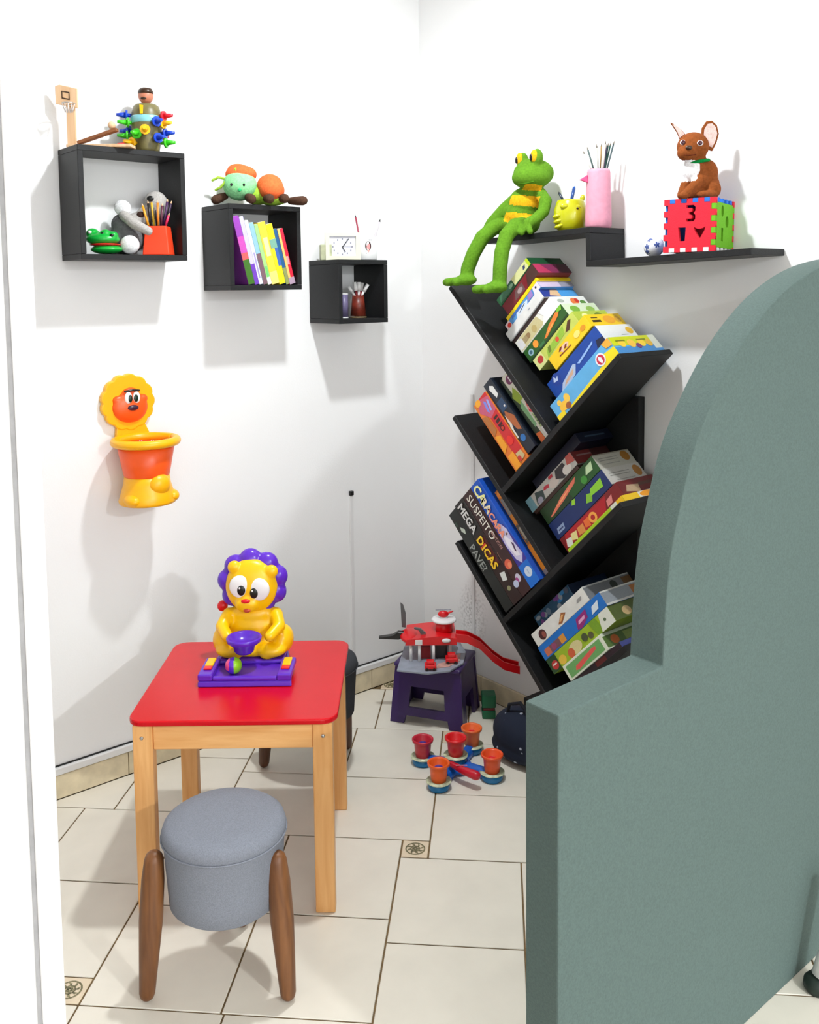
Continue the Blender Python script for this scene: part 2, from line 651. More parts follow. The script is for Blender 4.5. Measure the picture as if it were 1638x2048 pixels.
# ---------------------------------------------------------------- cable channels on the walls
o = thing('cable_channel', 'thin white cable channel with a black end on the left wall', 'cable channel', (-0.3625, 0, 0.1))
MB().box(-0.0075, 0.0075, -0.009, -0.0005, 0.006, 0.672).build('channel', TRIMW, o, 0.002, 2)
MB().box(-0.008, 0.008, -0.013, -0.0005, 0.673, 0.69).build('end_cap', plastic('black', (14, 14, 14)), o, 0.002, 2)
o = thing('cable_channel', 'white cable channel running down the stained right wall behind the bookcase', 'cable channel', (0, -0.29, 0.1))
MB().box(-0.005, -0.0005, -0.008, 0.008, 0.0, 1.05).build('channel', TRIMW, o, 0.002, 2)

# ---------------------------------------------------------------- table
BEECH = wood('beech_wood', (244, 188, 122), (228, 162, 94), 0.4, 2)
BEECHX = wood('beech_wood_rail', (244, 188, 122), (228, 162, 94), 0.4, 0)
tb = thing('play_table', 'low square play table with red top and beech legs', 'table', (-1.18, -0.645, 0), math.radians(-39.5))
RED = mat('red_laminate', lin(206, 8, 24), 0.26, 0.03, 8, 0, None, 0.32)
hw, cr = 0.2575, 0.04
pl = []
for (sx, sy, a0) in ((1, 1, 0), (-1, 1, 90), (-1, -1, 180), (1, -1, 270)):
    for k in range(7):
        a = math.radians(a0 + 90 * k / 6)
        pl.append((sx * (hw - cr) + cr * math.cos(a), sy * (hw - cr) + cr * math.sin(a)))
n = len(pl)
top = MB().add([(x, y, 0.4905) for x, y in pl] + [(x, y, 0.505) for x, y in pl],
               [tuple(range(n))[::-1], tuple(range(n, 2 * n))] + [(i, (i + 1) % n, n + (i + 1) % n, n + i) for i in range(n)])
top.build('tabletop', RED, tb, 0.004, 3)
for sx in (-1, 1):
    for sy in (-1, 1):
        x0, x1 = sorted((sx * 0.196, sx * 0.245))
        y0, y1 = sorted((sy * 0.212, sy * 0.247))
        lg = MB().box(x0, x1, y0, y1, 0.0, 0.49).build('leg', BEECH, tb, 0.003, 2)
        if sy < 0:
            s = MB()
            s.lathe([(0.0045, 0), (0.0045, 0.002), (0.003, 0.003), (0.0, 0.003)], 14, 0, Matrix.Translation((sx * 0.222, -0.247, 0.458)) @ Matrix.Rotation(PI / 2, 4, 'X'))
            s.build('screw', CHROME, lg)
for sy in (-1, 1):
    y0, y1 = sorted((sy * 0.241, sy * 0.222))
    MB().box(-0.1955, 0.1955, y0, y1, 0.425, 0.49).build('apron', BEECHX, tb, 0.0015, 1)
for sx in (-1, 1):
    x0, x1 = sorted((sx * 0.238, sx * 0.22))
    MB().box(x0, x1, -0.2115, 0.2115, 0.425, 0.49).build('apron', BEECH, tb, 0.0015, 1)

# ---------------------------------------------------------------- stools
WALNUT = wood('walnut_wood', (134, 86, 46), (98, 58, 28), 0.45, 2)
WALNUTD = wood('walnut_wood_dark', (104, 62, 34), (72, 40, 20), 0.4, 2)


def fabric(name, rgb):
    return mat(name, lin(*rgb), 0.95, 0.14, 420, 0.5, 700, 0.15)


def stool(label, loc, rz, fab, wd):
    o = thing('stool', label, 'stool', loc, rz)
    b = MB()
    b.lathe([(0.0, 0.196), (0.115, 0.196), (0.124, 0.204), (0.127, 0.25), (0.133, 0.34), (0.136, 0.352), (0.137, 0.362), (0.133, 0.374), (0.122, 0.382), (0.08, 0.386), (0.0, 0.388)], 48)
    c = b.build('cushion', fab, o)
    p = []
    for k in range(37):
        a = 2 * PI * k / 36
        p.append((0.1375 * math.cos(a), 0.1375 * math.sin(a), 0.352))
    MB().tube(p, 0.0022, 6, 0, None, False).build('piping', fab, c)
    for (fx, fy, tx, ty) in ((-0.166, -0.062, -0.146, -0.046), (0.143, -0.066, 0.124, -0.052), (0.0, 0.172, 0.0, 0.148)):
        f, tpt = Vector((fx, fy, 0.018)), Vector((tx, ty, 0.312))
        lg = MB().tube([f, f.lerp(tpt, 0.25), f.lerp(tpt, 0.55), f.lerp(tpt, 0.85), tpt], [0.0175, 0.0215, 0.026, 0.025, 0.021], 18)
        lg.build('leg', wd, o)
    return o


stool('grey fabric drum stool with three brown legs in front of the red table', (-1.46, -1.015, 0), FACE, fabric('fabric_grey', (132, 136, 146)), WALNUT)
stool('charcoal drum stool with dark legs half hidden behind the red table', (-0.799, -0.393, 0), FACE - 0.54, fabric('fabric_charcoal', (62, 64, 68)), WALNUTD)

# ---------------------------------------------------------------- cube shelves on the left wall
TH = 0.016


def cube_shelf(label, x0, x1, z0, z1, d):
    o = thing('cube_shelf', label, 'shelf', (x0, 0, z0), 0, 'black cube shelves on the left wall')
    w, h = x1 - x0, z1 - z0
    y0, y1 = -d, -0.001
    MB().box(0, w, y0, y1, 0, TH).build('bottom_panel', BLACK_BOARD, o, 0.001, 1)
    MB().box(0, w, y0, y1, h - TH, h).build('top_panel', BLACK_BOARD, o, 0.001, 1)
    MB().box(0, TH, y0, y1, TH + 0.0003, h - TH - 0.0003).build('side_panel', BLACK_BOARD, o, 0.001, 1)
    MB().box(w - TH, w, y0, y1, TH + 0.0003, h - TH - 0.0003).build('side_panel', BLACK_BOARD, o, 0.001, 1)
    return o


cube_shelf('largest black cube shelf, top left, holding green toy and orange cup', -1.408, -1.078, 1.641, 1.966, 0.155)
cube_shelf('middle black cube shelf holding a leaning row of books', -0.946, -0.678, 1.548, 1.821, 0.18)
cube_shelf('smallest black cube shelf, under the clock and mug', -0.53, -0.315, 1.428, 1.650, 0.183)

# ---------------------------------------------------------------- stepped shelf on the right wall (sags a little towards the corner)
SD = 0.168
sh = thing('wall_shelf', 'stepped black wall shelf carrying the frog and the foam cube', 'shelf', (0, -0.968, 1.6075), 0)
sh.rotation_euler = (math.radians(-1.9), 0, 0)
MB().box(-SD, -0.001, -0.545, 0.0, 0, 0.018).build('lower_board', BLACK_BOARD, sh, 0.001, 1)
MB().box(-SD, -0.001, -0.018, 0.0, 0.0183, 0.1015).build('riser', BLACK_BOARD, sh, 0.001, 1)
MB().box(-SD, -0.001, -0.018, 0.43, 0.1018, 0.1195).build('upper_board', BLACK_BOARD, sh, 0.001, 1)


def shelf_z(y, upper):
    """height of the shelf's top at world y"""
    dy = y + 0.968
    a = math.radians(-1.9)
    h = 0.1195 if upper else 0.018
    return 1.6075 + h + dy * math.tan(a) + 0.0006


# ---------------------------------------------------------------- herringbone bookcase


def ab(a, b, x):
    return Vector((x, -(a - b) * R2, (a + b) * R2))


MUP = Matrix(((0, 1, 0), (-R2, 0, R2), (R2, 0, R2)))      # boards rising to the right: local x along, y into the wall, z normal
MDN = Matrix(((0, 1, 0), (-R2, 0, -R2), (-R2, 0, R2)))    # boards falling to the right
bc = thing('bookcase', 'tall black herringbone bookcase with tilted shelves full of board games', 'bookcase', (0, 0, 0))
XF = -0.28
BT = 0.018


def board(a0, a1, b0, b1):
    vs = [ab(a, b, x) for a in (a0, a1) for x in (XF, -0.033) for b in (b0, b1)]
    fs = [(0, 1, 3, 2), (4, 6, 7, 5), (0, 4, 5, 1), (2, 3, 7, 6), (0, 2, 6, 4), (1, 5, 7, 3)]
    MB().add(vs, fs).build('shelf_board', BLACK_BOARD, bc, 0.001, 1)


for (a0, bt, a1) in ((1.142, 0.13, 1.793), (0.842, -0.176, 1.50), (0.842, -0.482, 1.22)):
    board(a0, a1, bt - BT, bt)
for (a0, bb, b1) in ((1.424, 0.1305, 0.762), (1.122, -0.1755, 0.44), (0.823, -0.4815, 0.128)):
    board(a0, a0 + BT, bb, b1)
MB().box(-0.0325, -0.001, -1.065, -0.78, 0.13, 1.205).build('back_panel', BLACK_BOARD, bc, 0.001, 1)
MB().box(-0.085, -0.001, -1.3, -0.63, 0.004, 0.115).build('plinth', BLACK_BOARD, bc, 0.001, 1)

# ---------------------------------------------------------------- board games
PC = printed()
CARD = {}


def carton(label, a0, b0, x, L, T, D, rgb, spine=(), end=(), words=(), down=False, group=None, name='game_box', gm=None):
    """game box lying along a shelf; spine prints in fractions of L x T, end prints in fractions of D x T"""
    key = rgb
    if key not in CARD:
        CARD[key] = mat('carton_%d_%d_%d' % rgb, lin(*rgb), 0.42, 0.06, 30)
    R = MDN if down else MUP
    M = R.to_4x4()
    M.translation = ab(a0, b0, x)
    b = MB().box(0, L, 0, D, 0, T)
    o = b.build(name, CARD[key], None, min(0.0015, T * 0.1), 2)
    o.matrix_basis = M
    tag(o, label, 'game', group)
    p = MB()
    p2 = MB()
    k = 0
    for e in spine:
        y = -0.0005 - 0.00012 * k
        k += 1
        if e[0] == 'r':
            pg = [(e[1] * L, e[2] * T), (e[3] * L, e[2] * T), (e[3] * L, e[4] * T), (e[1] * L, e[4] * T)]
        elif e[0] == 'e':
            pg = oval(e[1] * L, e[2] * T, e[3], e[4])
        else:
            pg = [(u * L, v * T) for u, v in e[1]]
        p.flat(pg, y, lin(*e[-1]))
    k = 0
    for e in end:
        x2 = L + 0.0005 + 0.00012 * k
        k += 1
        if e[0] == 'r':
            pg = [(e[1] * D, e[2] * T), (e[3] * D, e[2] * T), (e[3] * D, e[4] * T), (e[1] * D, e[4] * T)]
        elif e[0] == 'e':
            pg = oval(e[1] * D, e[2] * T, e[3], e[4])
        else:
            pg = [(u * D, v * T) for u, v in e[1]]
        p2.add([(x2, u, v) for u, v in pg], [tuple(range(len(pg)))], 0, False, None, lin(*e[-1]))
    if p.v:
        p.build('spine_print', PC, o)
    if p2.v:
        p2.build('end_print', PC, o)
    if words:
        w = MB()
        for (tx, u, v, size, rgb2, bold) in words:
            vs, fs = text_mesh(tx, size, bold)
            w.add([(u * L + q.x, -0.0042, v * T + q.y) for q in vs], fs, 0, False, None, lin(*rgb2))
        w.build('lettering', PC, o)
    return o


def blobs(n, u0, u1, v0, v1, cols, r0, r1, seed):
    rn = random.Random(seed)
    return [('e', rn.uniform(u0, u1), rn.uniform(v0, v1), rn.uniform(r0, r1), rn.uniform(r0, r1) * 0.8, rn.choice(cols)) for _ in range(n)]


G1 = 'board games leaning in the top tier of the bookcase'
carton('sky blue game box with yellow band and emblem, lowest of the top tier', 1.478, 0.1305, -0.262, 0.308, 0.066, 0.215, (96, 176, 228),
       [('p', [(0.2, 0), (1, 0), (1, 0.5), (0.86, 0.62), (0.78, 0.3), (0.2, 0.2)], (250, 226, 24)), ('r', 0, 0, 0.12, 0.35, (250, 222, 30)),
        ('e', 0.15, 0.45, 0.02, 0.014, (250, 196, 60)), ('e', 0.23, 0.62, 0.012, 0.014, (250, 204, 80)), ('e', 0.2, 0.3, 0.012, 0.01, (160, 90, 50)), ('e', 0.12, 0.72, 0.009, 0.009, (250, 206, 80)),
        ('p', [(0.92, 0.7), (1, 0.6), (1, 1), (0.9, 1)], (250, 178, 60)),
        ('e', 0.80, 0.55, 0.0195, 0.0195, (238, 240, 246)), ('e', 0.80, 0.55, 0.015, 0.015, (206, 40, 70)), ('p', [(0.775, 0.6), (0.795, 0.75), (0.82, 0.6), (0.815, 0.4), (0.79, 0.36)], (240, 236, 240))],
       [('r', 0, 0.5, 1, 1, (206, 214, 24)), ('r', 0, 0.0, 1, 0.42, (70, 140, 204)), ('r', 0.85, 0.2, 1, 1, (214, 218, 206)),
        ('e', 0.2, 0.62, 0.016, 0.014, (246, 206, 60)), ('e', 0.4, 0.58, 0.018, 0.015, (246, 196, 70)), ('e', 0.62, 0.6, 0.017, 0.016, (246, 208, 60)), ('e', 0.78, 0.55, 0.014, 0.014, (230, 180, 60)),
        ('e', 0.52, 0.42, 0.012, 0.01, (120, 60, 120)), ('r', 0.1, 0.74, 0.3, 0.8, (120, 130, 30)), ('r', 0.55, 0.74, 0.75, 0.8, (120, 130, 30))], group=G1)
carton('royal blue game box with pale oval logo on the sky blue one', 1.474, 0.1975, -0.205, 0.268, 0.085, 0.165, (20, 70, 158),
       [('r', 0, 0, 1, 0.25, (14, 50, 120)), ('e', 0.16, 0.82, 0.020, 0.020, (24, 64, 150)), ('p', [(0.1, 0.8), (0.14, 0.98), (0.16, 0.84), (0.2, 0.9), (0.17, 0.74)], (190, 206, 236)),
        ('p', [(0.12, 0.30), (0.16, 0.22), (0.42, 0.36), (0.50, 0.62), (0.46, 0.7), (0.2, 0.52)], (176, 194, 220)), ('p', [(0.2, 0.36), (0.4, 0.44), (0.45, 0.6), (0.25, 0.48)], (214, 170, 140)),
        ('p', [(0.52, 0.58), (0.55, 0.5), (0.84, 0.62), (0.86, 0.7)], (150, 186, 236)), ('p', [(0.8, 0), (1, 0), (1, 0.5), (0.9, 0.6)], (24, 30, 60)),
        ('p', [(0.1, 0.05), (0.6, 0.2), (0.98, 0.1), (0.9, 0.28), (0.5, 0.3)], (80, 160, 220))],
       [('r', 0, 0, 1, 1, (226, 226, 222)), ('r', 0, 0, 1, 0.1, (190, 190, 180)), ('e', 0.86, 0.7, 0.016, 0.014, (226, 176, 40)), ('r', 0.3, 0.18, 0.42, 0.28, (90, 100, 60)), ('r', 0.55, 0.5, 0.75, 0.53, (170, 170, 170))], group=G1)
carton('bright yellow game box with dark script, above the royal blue one', 1.535, 0.2885, -0.205, 0.2, 0.046, 0.165, (250, 206, 30),
       [('p', [(0.2, 0.45), (0.26, 0.7), (0.32, 0.4), (0.38, 0.7), (0.44, 0.42), (0.5, 0.66), (0.46, 0.8), (0.3, 0.84)], (236, 196, 170)),
        ('p', [(0.2, 0.4), (0.5, 0.3), (0.52, 0.36), (0.22, 0.48)], (126, 40, 30)), ('p', [(0.24, 0.7), (0.3, 0.66), (0.36, 0.82), (0.3, 0.86)], (126, 40, 30)),
        ('p', [(0.36, 0.56), (0.4, 0.5), (0.46, 0.66), (0.42, 0.72)], (126, 40, 30)), ('e', 0.7, 0.5, 0.014, 0.01, (252, 224, 120)), ('e', 0.85, 0.45, 0.012, 0.008, (226, 150, 30))],
       [('r', 0, 0, 1, 1, (240, 198, 30)), ('r', 0.1, 0.3, 0.35, 0.5, (60, 44, 16)), ('r', 0.12, 0.65, 0.3, 0.75, (80, 60, 20)), ('e', 0.6, 0.5, 0.028, 0.016, (230, 160, 40)), ('e', 0.85, 0.5, 0.014, 0.014, (210, 160, 50))], group=G1)
carton('lime green game box with red emblem, between yellow and dark green', 1.48, 0.3355, -0.2, 0.225, 0.042, 0.16, (196, 208, 96),
       [('r', 0, 0, 0.2, 1, (220, 226, 150)), ('e', 0.12, 0.55, 0.014, 0.012, (190, 60, 50)), ('p', [(0.25, 0.1), (0.7, 0.3), (0.75, 0.9), (0.3, 0.6)], (150, 190, 60)),
        ('p', [(0.72, 0.3), (0.8, 0.2), (0.92, 0.7), (0.86, 0.8)], (84, 50, 28)), ('e', 0.55, 0.5, 0.008, 0.008, (220, 80, 50)), ('p', [(0.3, 0.3), (0.36, 0.26), (0.4, 0.7), (0.34, 0.7)], (110, 130, 40))],
       [('r', 0, 0, 1, 1, (170, 190, 70)), ('e', 0.7, 0.5, 0.02, 0.013, (90, 120, 40)), ('e', 0.3, 0.5, 0.016, 0.012, (220, 226, 160))], group=G1)
carton('dark green game box with orange carrot shape and orange dot', 1.467, 0.3785, -0.2, 0.223, 0.0465, 0.16, (42, 92, 34),
       [('r', 0, 0, 1, 0.14, (26, 58, 22)), ('e', 0.12, 0.5, 0.012, 0.011, (150, 186, 200)), ('e', 0.12, 0.5, 0.007, 0.006, (60, 100, 120)), ('e', 0.27, 0.62, 0.0125, 0.0125, (246, 156, 50)),
        ('p', [(0.44, 0.3), (0.5, 0.22), (0.66, 0.4), (0.86, 0.6), (0.93, 0.85), (0.84, 0.92), (0.64, 0.72)], (236, 130, 50)), ('p', [(0.52, 0.36), (0.7, 0.5), (0.72, 0.6), (0.56, 0.46)], (250, 180, 90)),
        ('p', [(0.86, 0.82), (0.96, 0.7), (1, 1), (0.9, 1)], (120, 190, 50)), ('r', 0.3, 0.1, 0.42, 0.3, (60, 120, 70))],
       [('r', 0, 0, 1, 1, (206, 220, 190)), ('e', 0.3, 0.5, 0.022, 0.014, (120, 170, 60)), ('e', 0.75, 0.45, 0.02, 0.012, (140, 180, 80))], group=G1)
carton('white game box with tan picture on its lid edge', 1.462, 0.4255, -0.2, 0.212, 0.046, 0.16, (232, 232, 222),
       [('p', [(0.02, 0.1), (0.14, 0.05), (0.66, 0.1), (0.6, 0.95), (0.1, 0.95)], (206, 196, 146)), ('r', 0.03, 0.14, 0.15, 0.86, (224, 222, 224)), ('e', 0.28, 0.5, 0.012, 0.009, (150, 120, 80)),
        ('e', 0.45, 0.45, 0.012, 0.012, (190, 170, 110)), ('p', [(0.6, 0.0), (1, 0), (1, 1), (0.66, 1), (0.72, 0.5)], (240, 242, 238)), ('r', 0.16, 0.3, 0.26, 0.7, (170, 150, 110))],
       [('r', 0, 0, 1, 1, (226, 228, 224)), ('e', 0.62, 0.5, 0.018, 0.016, (226, 120, 60)), ('e', 0.7, 0.6, 0.010, 0.01, (200, 50, 40)), ('e', 0.22, 0.6, 0.016, 0.008, (170, 180, 170)), ('e', 0.85, 0.4, 0.014, 0.01, (90, 140, 60))], group=G1)
carton('thin dark brown game box under the white one', 1.458, 0.472, -0.2, 0.2, 0.0125, 0.16, (52, 36, 34), group=G1)
carton('plain white game box tilted in the top tier, without picture', 1.455, 0.485, -0.205, 0.205, 0.034, 0.165, (228, 228, 226),
       [('r', 0.0, 0.0, 1, 0.05, (190, 190, 190)), ('r', 0.62, 0.5, 0.68, 0.58, (150, 160, 180))],
       [('r', 0, 0, 1, 1, (44, 60, 140)), ('p', [(0.2, 0.2), (0.5, 0.05), (0.5, 0.9), (0.3, 0.9)], (216, 180, 140)), ('r', 0.5, 0, 1, 1, (70, 150, 214))], group=G1)
carton('blue and white game box with dark script, above the plain white one', 1.47, 0.5195, -0.2, 0.2, 0.024, 0.16, (84, 150, 214),
       [('p', [(0, 0), (0.14, 0), (0.12, 1), (0, 0.9)], (236, 210, 214)), ('e', 0.08, 0.4, 0.009, 0.008, (220, 60, 50)), ('p', [(0.28, 0.0), (0.6, 0.0), (0.66, 0.6), (0.34, 0.8)], (216, 230, 246)), ('p', [(0.38, 0.3), (0.4, 0.22), (0.58, 0.5), (0.56, 0.6)], (30, 40, 70)),
        ('r', 0.2, 0.6, 0.5, 1, (60, 110, 190)), ('p', [(0.66, 0.2), (0.8, 0.2), (0.82, 1), (0.7, 0.9)], (160, 130, 200)), ('p', [(0.82, 0), (1, 0), (1, 1), (0.86, 1)], (236, 226, 232)), ('e', 0.92, 0.6, 0.004, 0.004, (30, 30, 60))],
       [('r', 0, 0, 1, 1, (204, 188, 214)), ('r', 0.6, 0, 1, 1, (150, 150, 170))], group=G1)
carton('thin bright yellow game box under the maroon one', 1.49, 0.5445, -0.2, 0.186, 0.0125, 0.16, (250, 218, 20), group=G1)
carton('maroon game box with a faded dark picture', 1.505, 0.558, -0.2, 0.19, 0.04, 0.16, (126, 34, 44),
       [('p', [(0.3, 0.2), (0.6, 0.1), (0.62, 0.8), (0.4, 0.8)], (110, 80, 80)), ('e', 0.5, 0.45, 0.014, 0.008, (170, 150, 150)), ('p', [(0.66, 0.0), (1, 0), (1, 1), (0.8, 1)], (80, 50, 48))],
       [('r', 0, 0, 1, 1, (128, 46, 84)), ('p', [(0.0, 0), (0.4, 0), (0.2, 1), (0, 1)], (176, 56, 90)), ('p', [(0.6, 0), (1, 0), (1, 1), (0.7, 1)], (84, 34, 52))], group=G1)
carton('green game box with pale sticker, topmost in the bookcase', 1.5, 0.5995, -0.2, 0.192, 0.03, 0.16, (36, 92, 56),
       [('r', 0.5, 0.1, 0.98, 1, (222, 222, 160)), ('r', 0.94, 0.1, 1, 1, (190, 210, 40)), ('p', [(0.8, 0.4), (0.86, 0.34), (0.9, 0.7), (0.84, 0.74)], (60, 70, 110)), ('p', [(0.05, 0.2), (0.4, 0.1), (0.5, 0.8), (0.1, 0.9)], (70, 120, 90)), ('e', 0.42, 0.5, 0.012, 0.006, (150, 190, 160))],
       [('r', 0, 0, 1, 1, (30, 74, 46))], group=G1)

G2 = 'board games in the upper left tier of the bookcase'
carton('orange and red game box nearest the end of the upper left shelf', 1.207, 0.42, -0.25, 0.275, 0.078, 0.205, (226, 120, 40),
       [('r', 0.0, 0.45, 0.86, 1.0, (206, 36, 40)), ('p', [(0.0, 0.3), (0.14, 0.1), (0.3, 0.5), (0.26, 1), (0.06, 1)], (200, 90, 120)), ('p', [(0.06, 0.6), (0.2, 0.5), (0.24, 0.6), (0.1, 0.72)], (130, 140, 230)), ('p', [(0.08, 0.8), (0.22, 0.68), (0.24, 0.78), (0.1, 0.9)], (150, 170, 240)),
        ('e', 0.03, 0.3, 0.012, 0.014, (246, 170, 40)), ('r', 0.32, 0.6, 0.35, 0.86, (60, 20, 20)), ('r', 0.37, 0.6, 0.41, 0.86, (60, 20, 20)), ('r', 0.43, 0.6, 0.46, 0.86, (60, 20, 20)), ('e', 0.5, 0.72, 0.010, 0.010, (60, 20, 20)), ('e', 0.5, 0.72, 0.006, 0.006, (206, 60, 40)),
        ('p', [(0.2, 0.05), (0.5, 0.1), (0.46, 0.4), (0.24, 0.36)], (180, 110, 50)), ('p', [(0.5, 0.1), (0.75, 0.05), (0.7, 0.4), (0.54, 0.4)], (240, 160, 30)), ('e', 0.68, 0.7, 0.016, 0.014, (230, 40, 30)), ('r', 0.8, 0.1, 1, 0.5, (244, 160, 30)), ('p', [(0.85, 0.55), (0.97, 0.55), (0.95, 0.95), (0.86, 0.9)], (200, 180, 130)), ('e', 0.93, 0.62, 0.01, 0.008, (200, 50, 40))], (), (), True, G2)
carton('dark navy game box with brown figures and white tag', 1.286, 0.44, -0.245, 0.285, 0.045, 0.2, (26, 34, 48),
       [('p', [(0.06, 0.5), (0.1, 0.3), (0.24, 0.5), (0.22, 0.8), (0.1, 0.8)], (228, 228, 226)), ('r', 0.28, 0.2, 0.42, 0.9, (36, 66, 100)), ('p', [(0.42, 0.4), (0.5, 0.2), (0.7, 0.5), (0.74, 0.85), (0.55, 0.95)], (176, 96, 50)), ('p', [(0.46, 0.2), (0.56, 0.1), (0.7, 0.14), (0.6, 0.34)], (216, 210, 200)), ('e', 0.82, 0.5, 0.012, 0.012, (40, 110, 180)), ('e', 0.38, 0.7, 0.004, 0.004, (230, 230, 230)), ('r', 0.6, 0.05, 0.78, 0.2, (220, 220, 210))], (), (), True, G2)
carton('white and green game box with round maroon emblem, upper left tier', 1.34, 0.415, -0.225, 0.262, 0.06, 0.18, (34, 56, 34),
       [('p', [(0.0, 0.3), (0.03, 0.2), (1, 0.45), (1, 0.95), (0.0, 0.98)], (222, 222, 206)), ('e', 0.10, 0.62, 0.016, 0.016, (120, 40, 90)), ('r', 0.06, 0.6, 0.14, 0.68, (230, 220, 226)), ('p', [(0.2, 0.5), (0.3, 0.1), (0.44, 0.3), (0.4, 0.7), (0.26, 0.6)], (150, 176, 40)),
        ('p', [(0.4, 0.5), (0.48, 0.2), (0.8, 0.3), (0.78, 0.5)], (126, 180, 126)), ('p', [(0.46, 0.7), (0.6, 0.55), (0.66, 0.8), (0.5, 0.9)], (220, 70, 80)), ('e', 0.56, 0.74, 0.008, 0.008, (240, 160, 160)), ('p', [(0.64, 0.6), (0.86, 0.6), (0.84, 0.8), (0.68, 0.84)], (170, 190, 130)),
        ('r', 0.7, 0.64, 0.72, 0.8, (60, 90, 50)), ('r', 0.75, 0.64, 0.77, 0.8, (60, 90, 50)), ('r', 0.8, 0.62, 0.82, 0.78, (60, 90, 50)), ('r', 0.86, 0.6, 0.98, 0.92, (236, 236, 236)), ('p', [(0.86, 0.08), (1, 0.08), (1, 0.45), (0.88, 0.42)], (230, 110, 40))], (), (), True, G2)

G3 = 'board games in the lower left tier of the bookcase'
carton('black game box with grey lettering at the outer end of the lower left shelf', 0.868, 0.215, -0.28, 0.385, 0.048, 0.235, (26, 30, 28),
       [('p', [(0.16, 0.4), (0.2, 0.3), (0.25, 0.55), (0.21, 0.7)], (190, 200, 186)), ('r', 0.1, 0.1, 0.14, 0.3, (50, 70, 56))], (),
       [('PAVE?', 0.36, 0.24, 0.038, (150, 156, 150), 0.0006)], True, G3)
carton('dark brown game box with bold white and yellow lettering', 0.9185, 0.218, -0.282, 0.39, 0.053, 0.235, (44, 24, 22),
       [('r', 0, 0, 0.34, 1, (34, 30, 28)), ('p', [(0.36, 0.2), (0.64, 0.1), (0.66, 0.9), (0.4, 0.9)], (86, 26, 22)), ('p', [(0.72, 0.4), (0.79, 0.3), (0.81, 0.7), (0.74, 0.85)], (220, 224, 222)), ('e', 0.87, 0.45, 0.008, 0.009, (150, 150, 110))], (),
       [('MEGA', 0.03, 0.22, 0.041, (216, 216, 214), 0.0012), ('D', 0.365, 0.2, 0.041, (246, 204, 40), 0.0012), ('ICAS', 0.455, 0.2, 0.041, (246, 200, 30), 0.0012), ('!', 0.438, 0.2, 0.041, (220, 60, 30), 0.0012)], True, G3)
carton('dark brown game box with thin white serif lettering', 0.973, 0.218, -0.282, 0.391, 0.052, 0.235, (58, 30, 30),
       [('e', 0.72, 0.42, 0.017, 0.017, (222, 100, 70)), ('e', 0.735, 0.5, 0.010, 0.009, (240, 140, 100)), ('e', 0.86, 0.55, 0.014, 0.012, (204, 200, 220)), ('e', 0.87, 0.4, 0.009, 0.007, (170, 70, 140)), ('e', 0.885, 0.14, 0.012, 0.013, (190, 200, 226)), ('r', 0.58, 0.1, 0.66, 0.14, (150, 110, 90))], (),
       [('SUSPEITO', 0.04, 0.3, 0.040, (232, 228, 216), 0.0002), ('EDITION', 0.42, 0.62, 0.017, (200, 150, 140), 0.0002)], True, G3)
carton('blue game box with pale yellow lettering and white furry picture', 1.0265, 0.218, -0.282, 0.391, 0.052, 0.235, (26, 84, 190),
       [('p', [(0.36, 0.1), (0.42, 0.0), (0.9, 0.0), (0.9, 1.0), (0.62, 1), (0.45, 0.8)], (60, 50, 150)), ('p', [(0.38, 0.3), (0.46, 0.12), (0.6, 0.05), (0.74, 0.2), (0.8, 0.5), (0.74, 0.95), (0.62, 0.8), (0.5, 0.86), (0.44, 0.66)], (206, 200, 232)),
        ('p', [(0.5, 0.3), (0.6, 0.2), (0.72, 0.35), (0.74, 0.7), (0.6, 0.7)], (238, 234, 246)), ('e', 0.53, 0.65, 0.004, 0.005, (120, 90, 70)), ('p', [(0.6, 0.6), (0.68, 0.5), (0.7, 0.6), (0.63, 0.72)], (80, 50, 90)), ('r', 0.8, 0, 1, 1, (24, 110, 210)), ('e', 0.885, 0.55, 0.017, 0.017, (206, 220, 236)), ('r', 0.865, 0.5, 0.905, 0.58, (170, 190, 220))], (),
       [('CA', 0.03, 0.2, 0.046, (240, 240, 160), 0.0016), ('RA', 0.16, 0.2, 0.04, (240, 228, 190), 0.0014), ('A', 0.262, 0.4, 0.018, (240, 120, 90), 0.001), ('CARA', 0.30, 0.16, 0.034, (244, 150, 120), 0.0012)], True, G3)
carton('narrow orange game box tucked behind the blue one', 1.083, 0.152, -0.2545, 0.318, 0.028, 0.205, (200, 120, 34),
       [('e', 0.06, 0.5, 0.012, 0.012, (246, 150, 40)), ('p', [(0.1, 0.2), (0.3, 0.1), (0.3, 0.8), (0.12, 0.8)], (150, 146, 130)), ('p', [(0.3, 0.1), (0.42, 0.1), (0.4, 0.9), (0.3, 0.9)], (236, 150, 40)), ('p', [(0.42, 0.1), (0.64, 0.2), (0.62, 0.9), (0.44, 0.9)], (110, 96, 70)), ('r', 0.46, 0.3, 0.6, 0.6, (190, 180, 150)), ('r', 0.66, 0, 0.95, 1, (246, 150, 20)), ('r', 0.95, 0, 1, 1, (150, 140, 140))], (), (), True, G3)

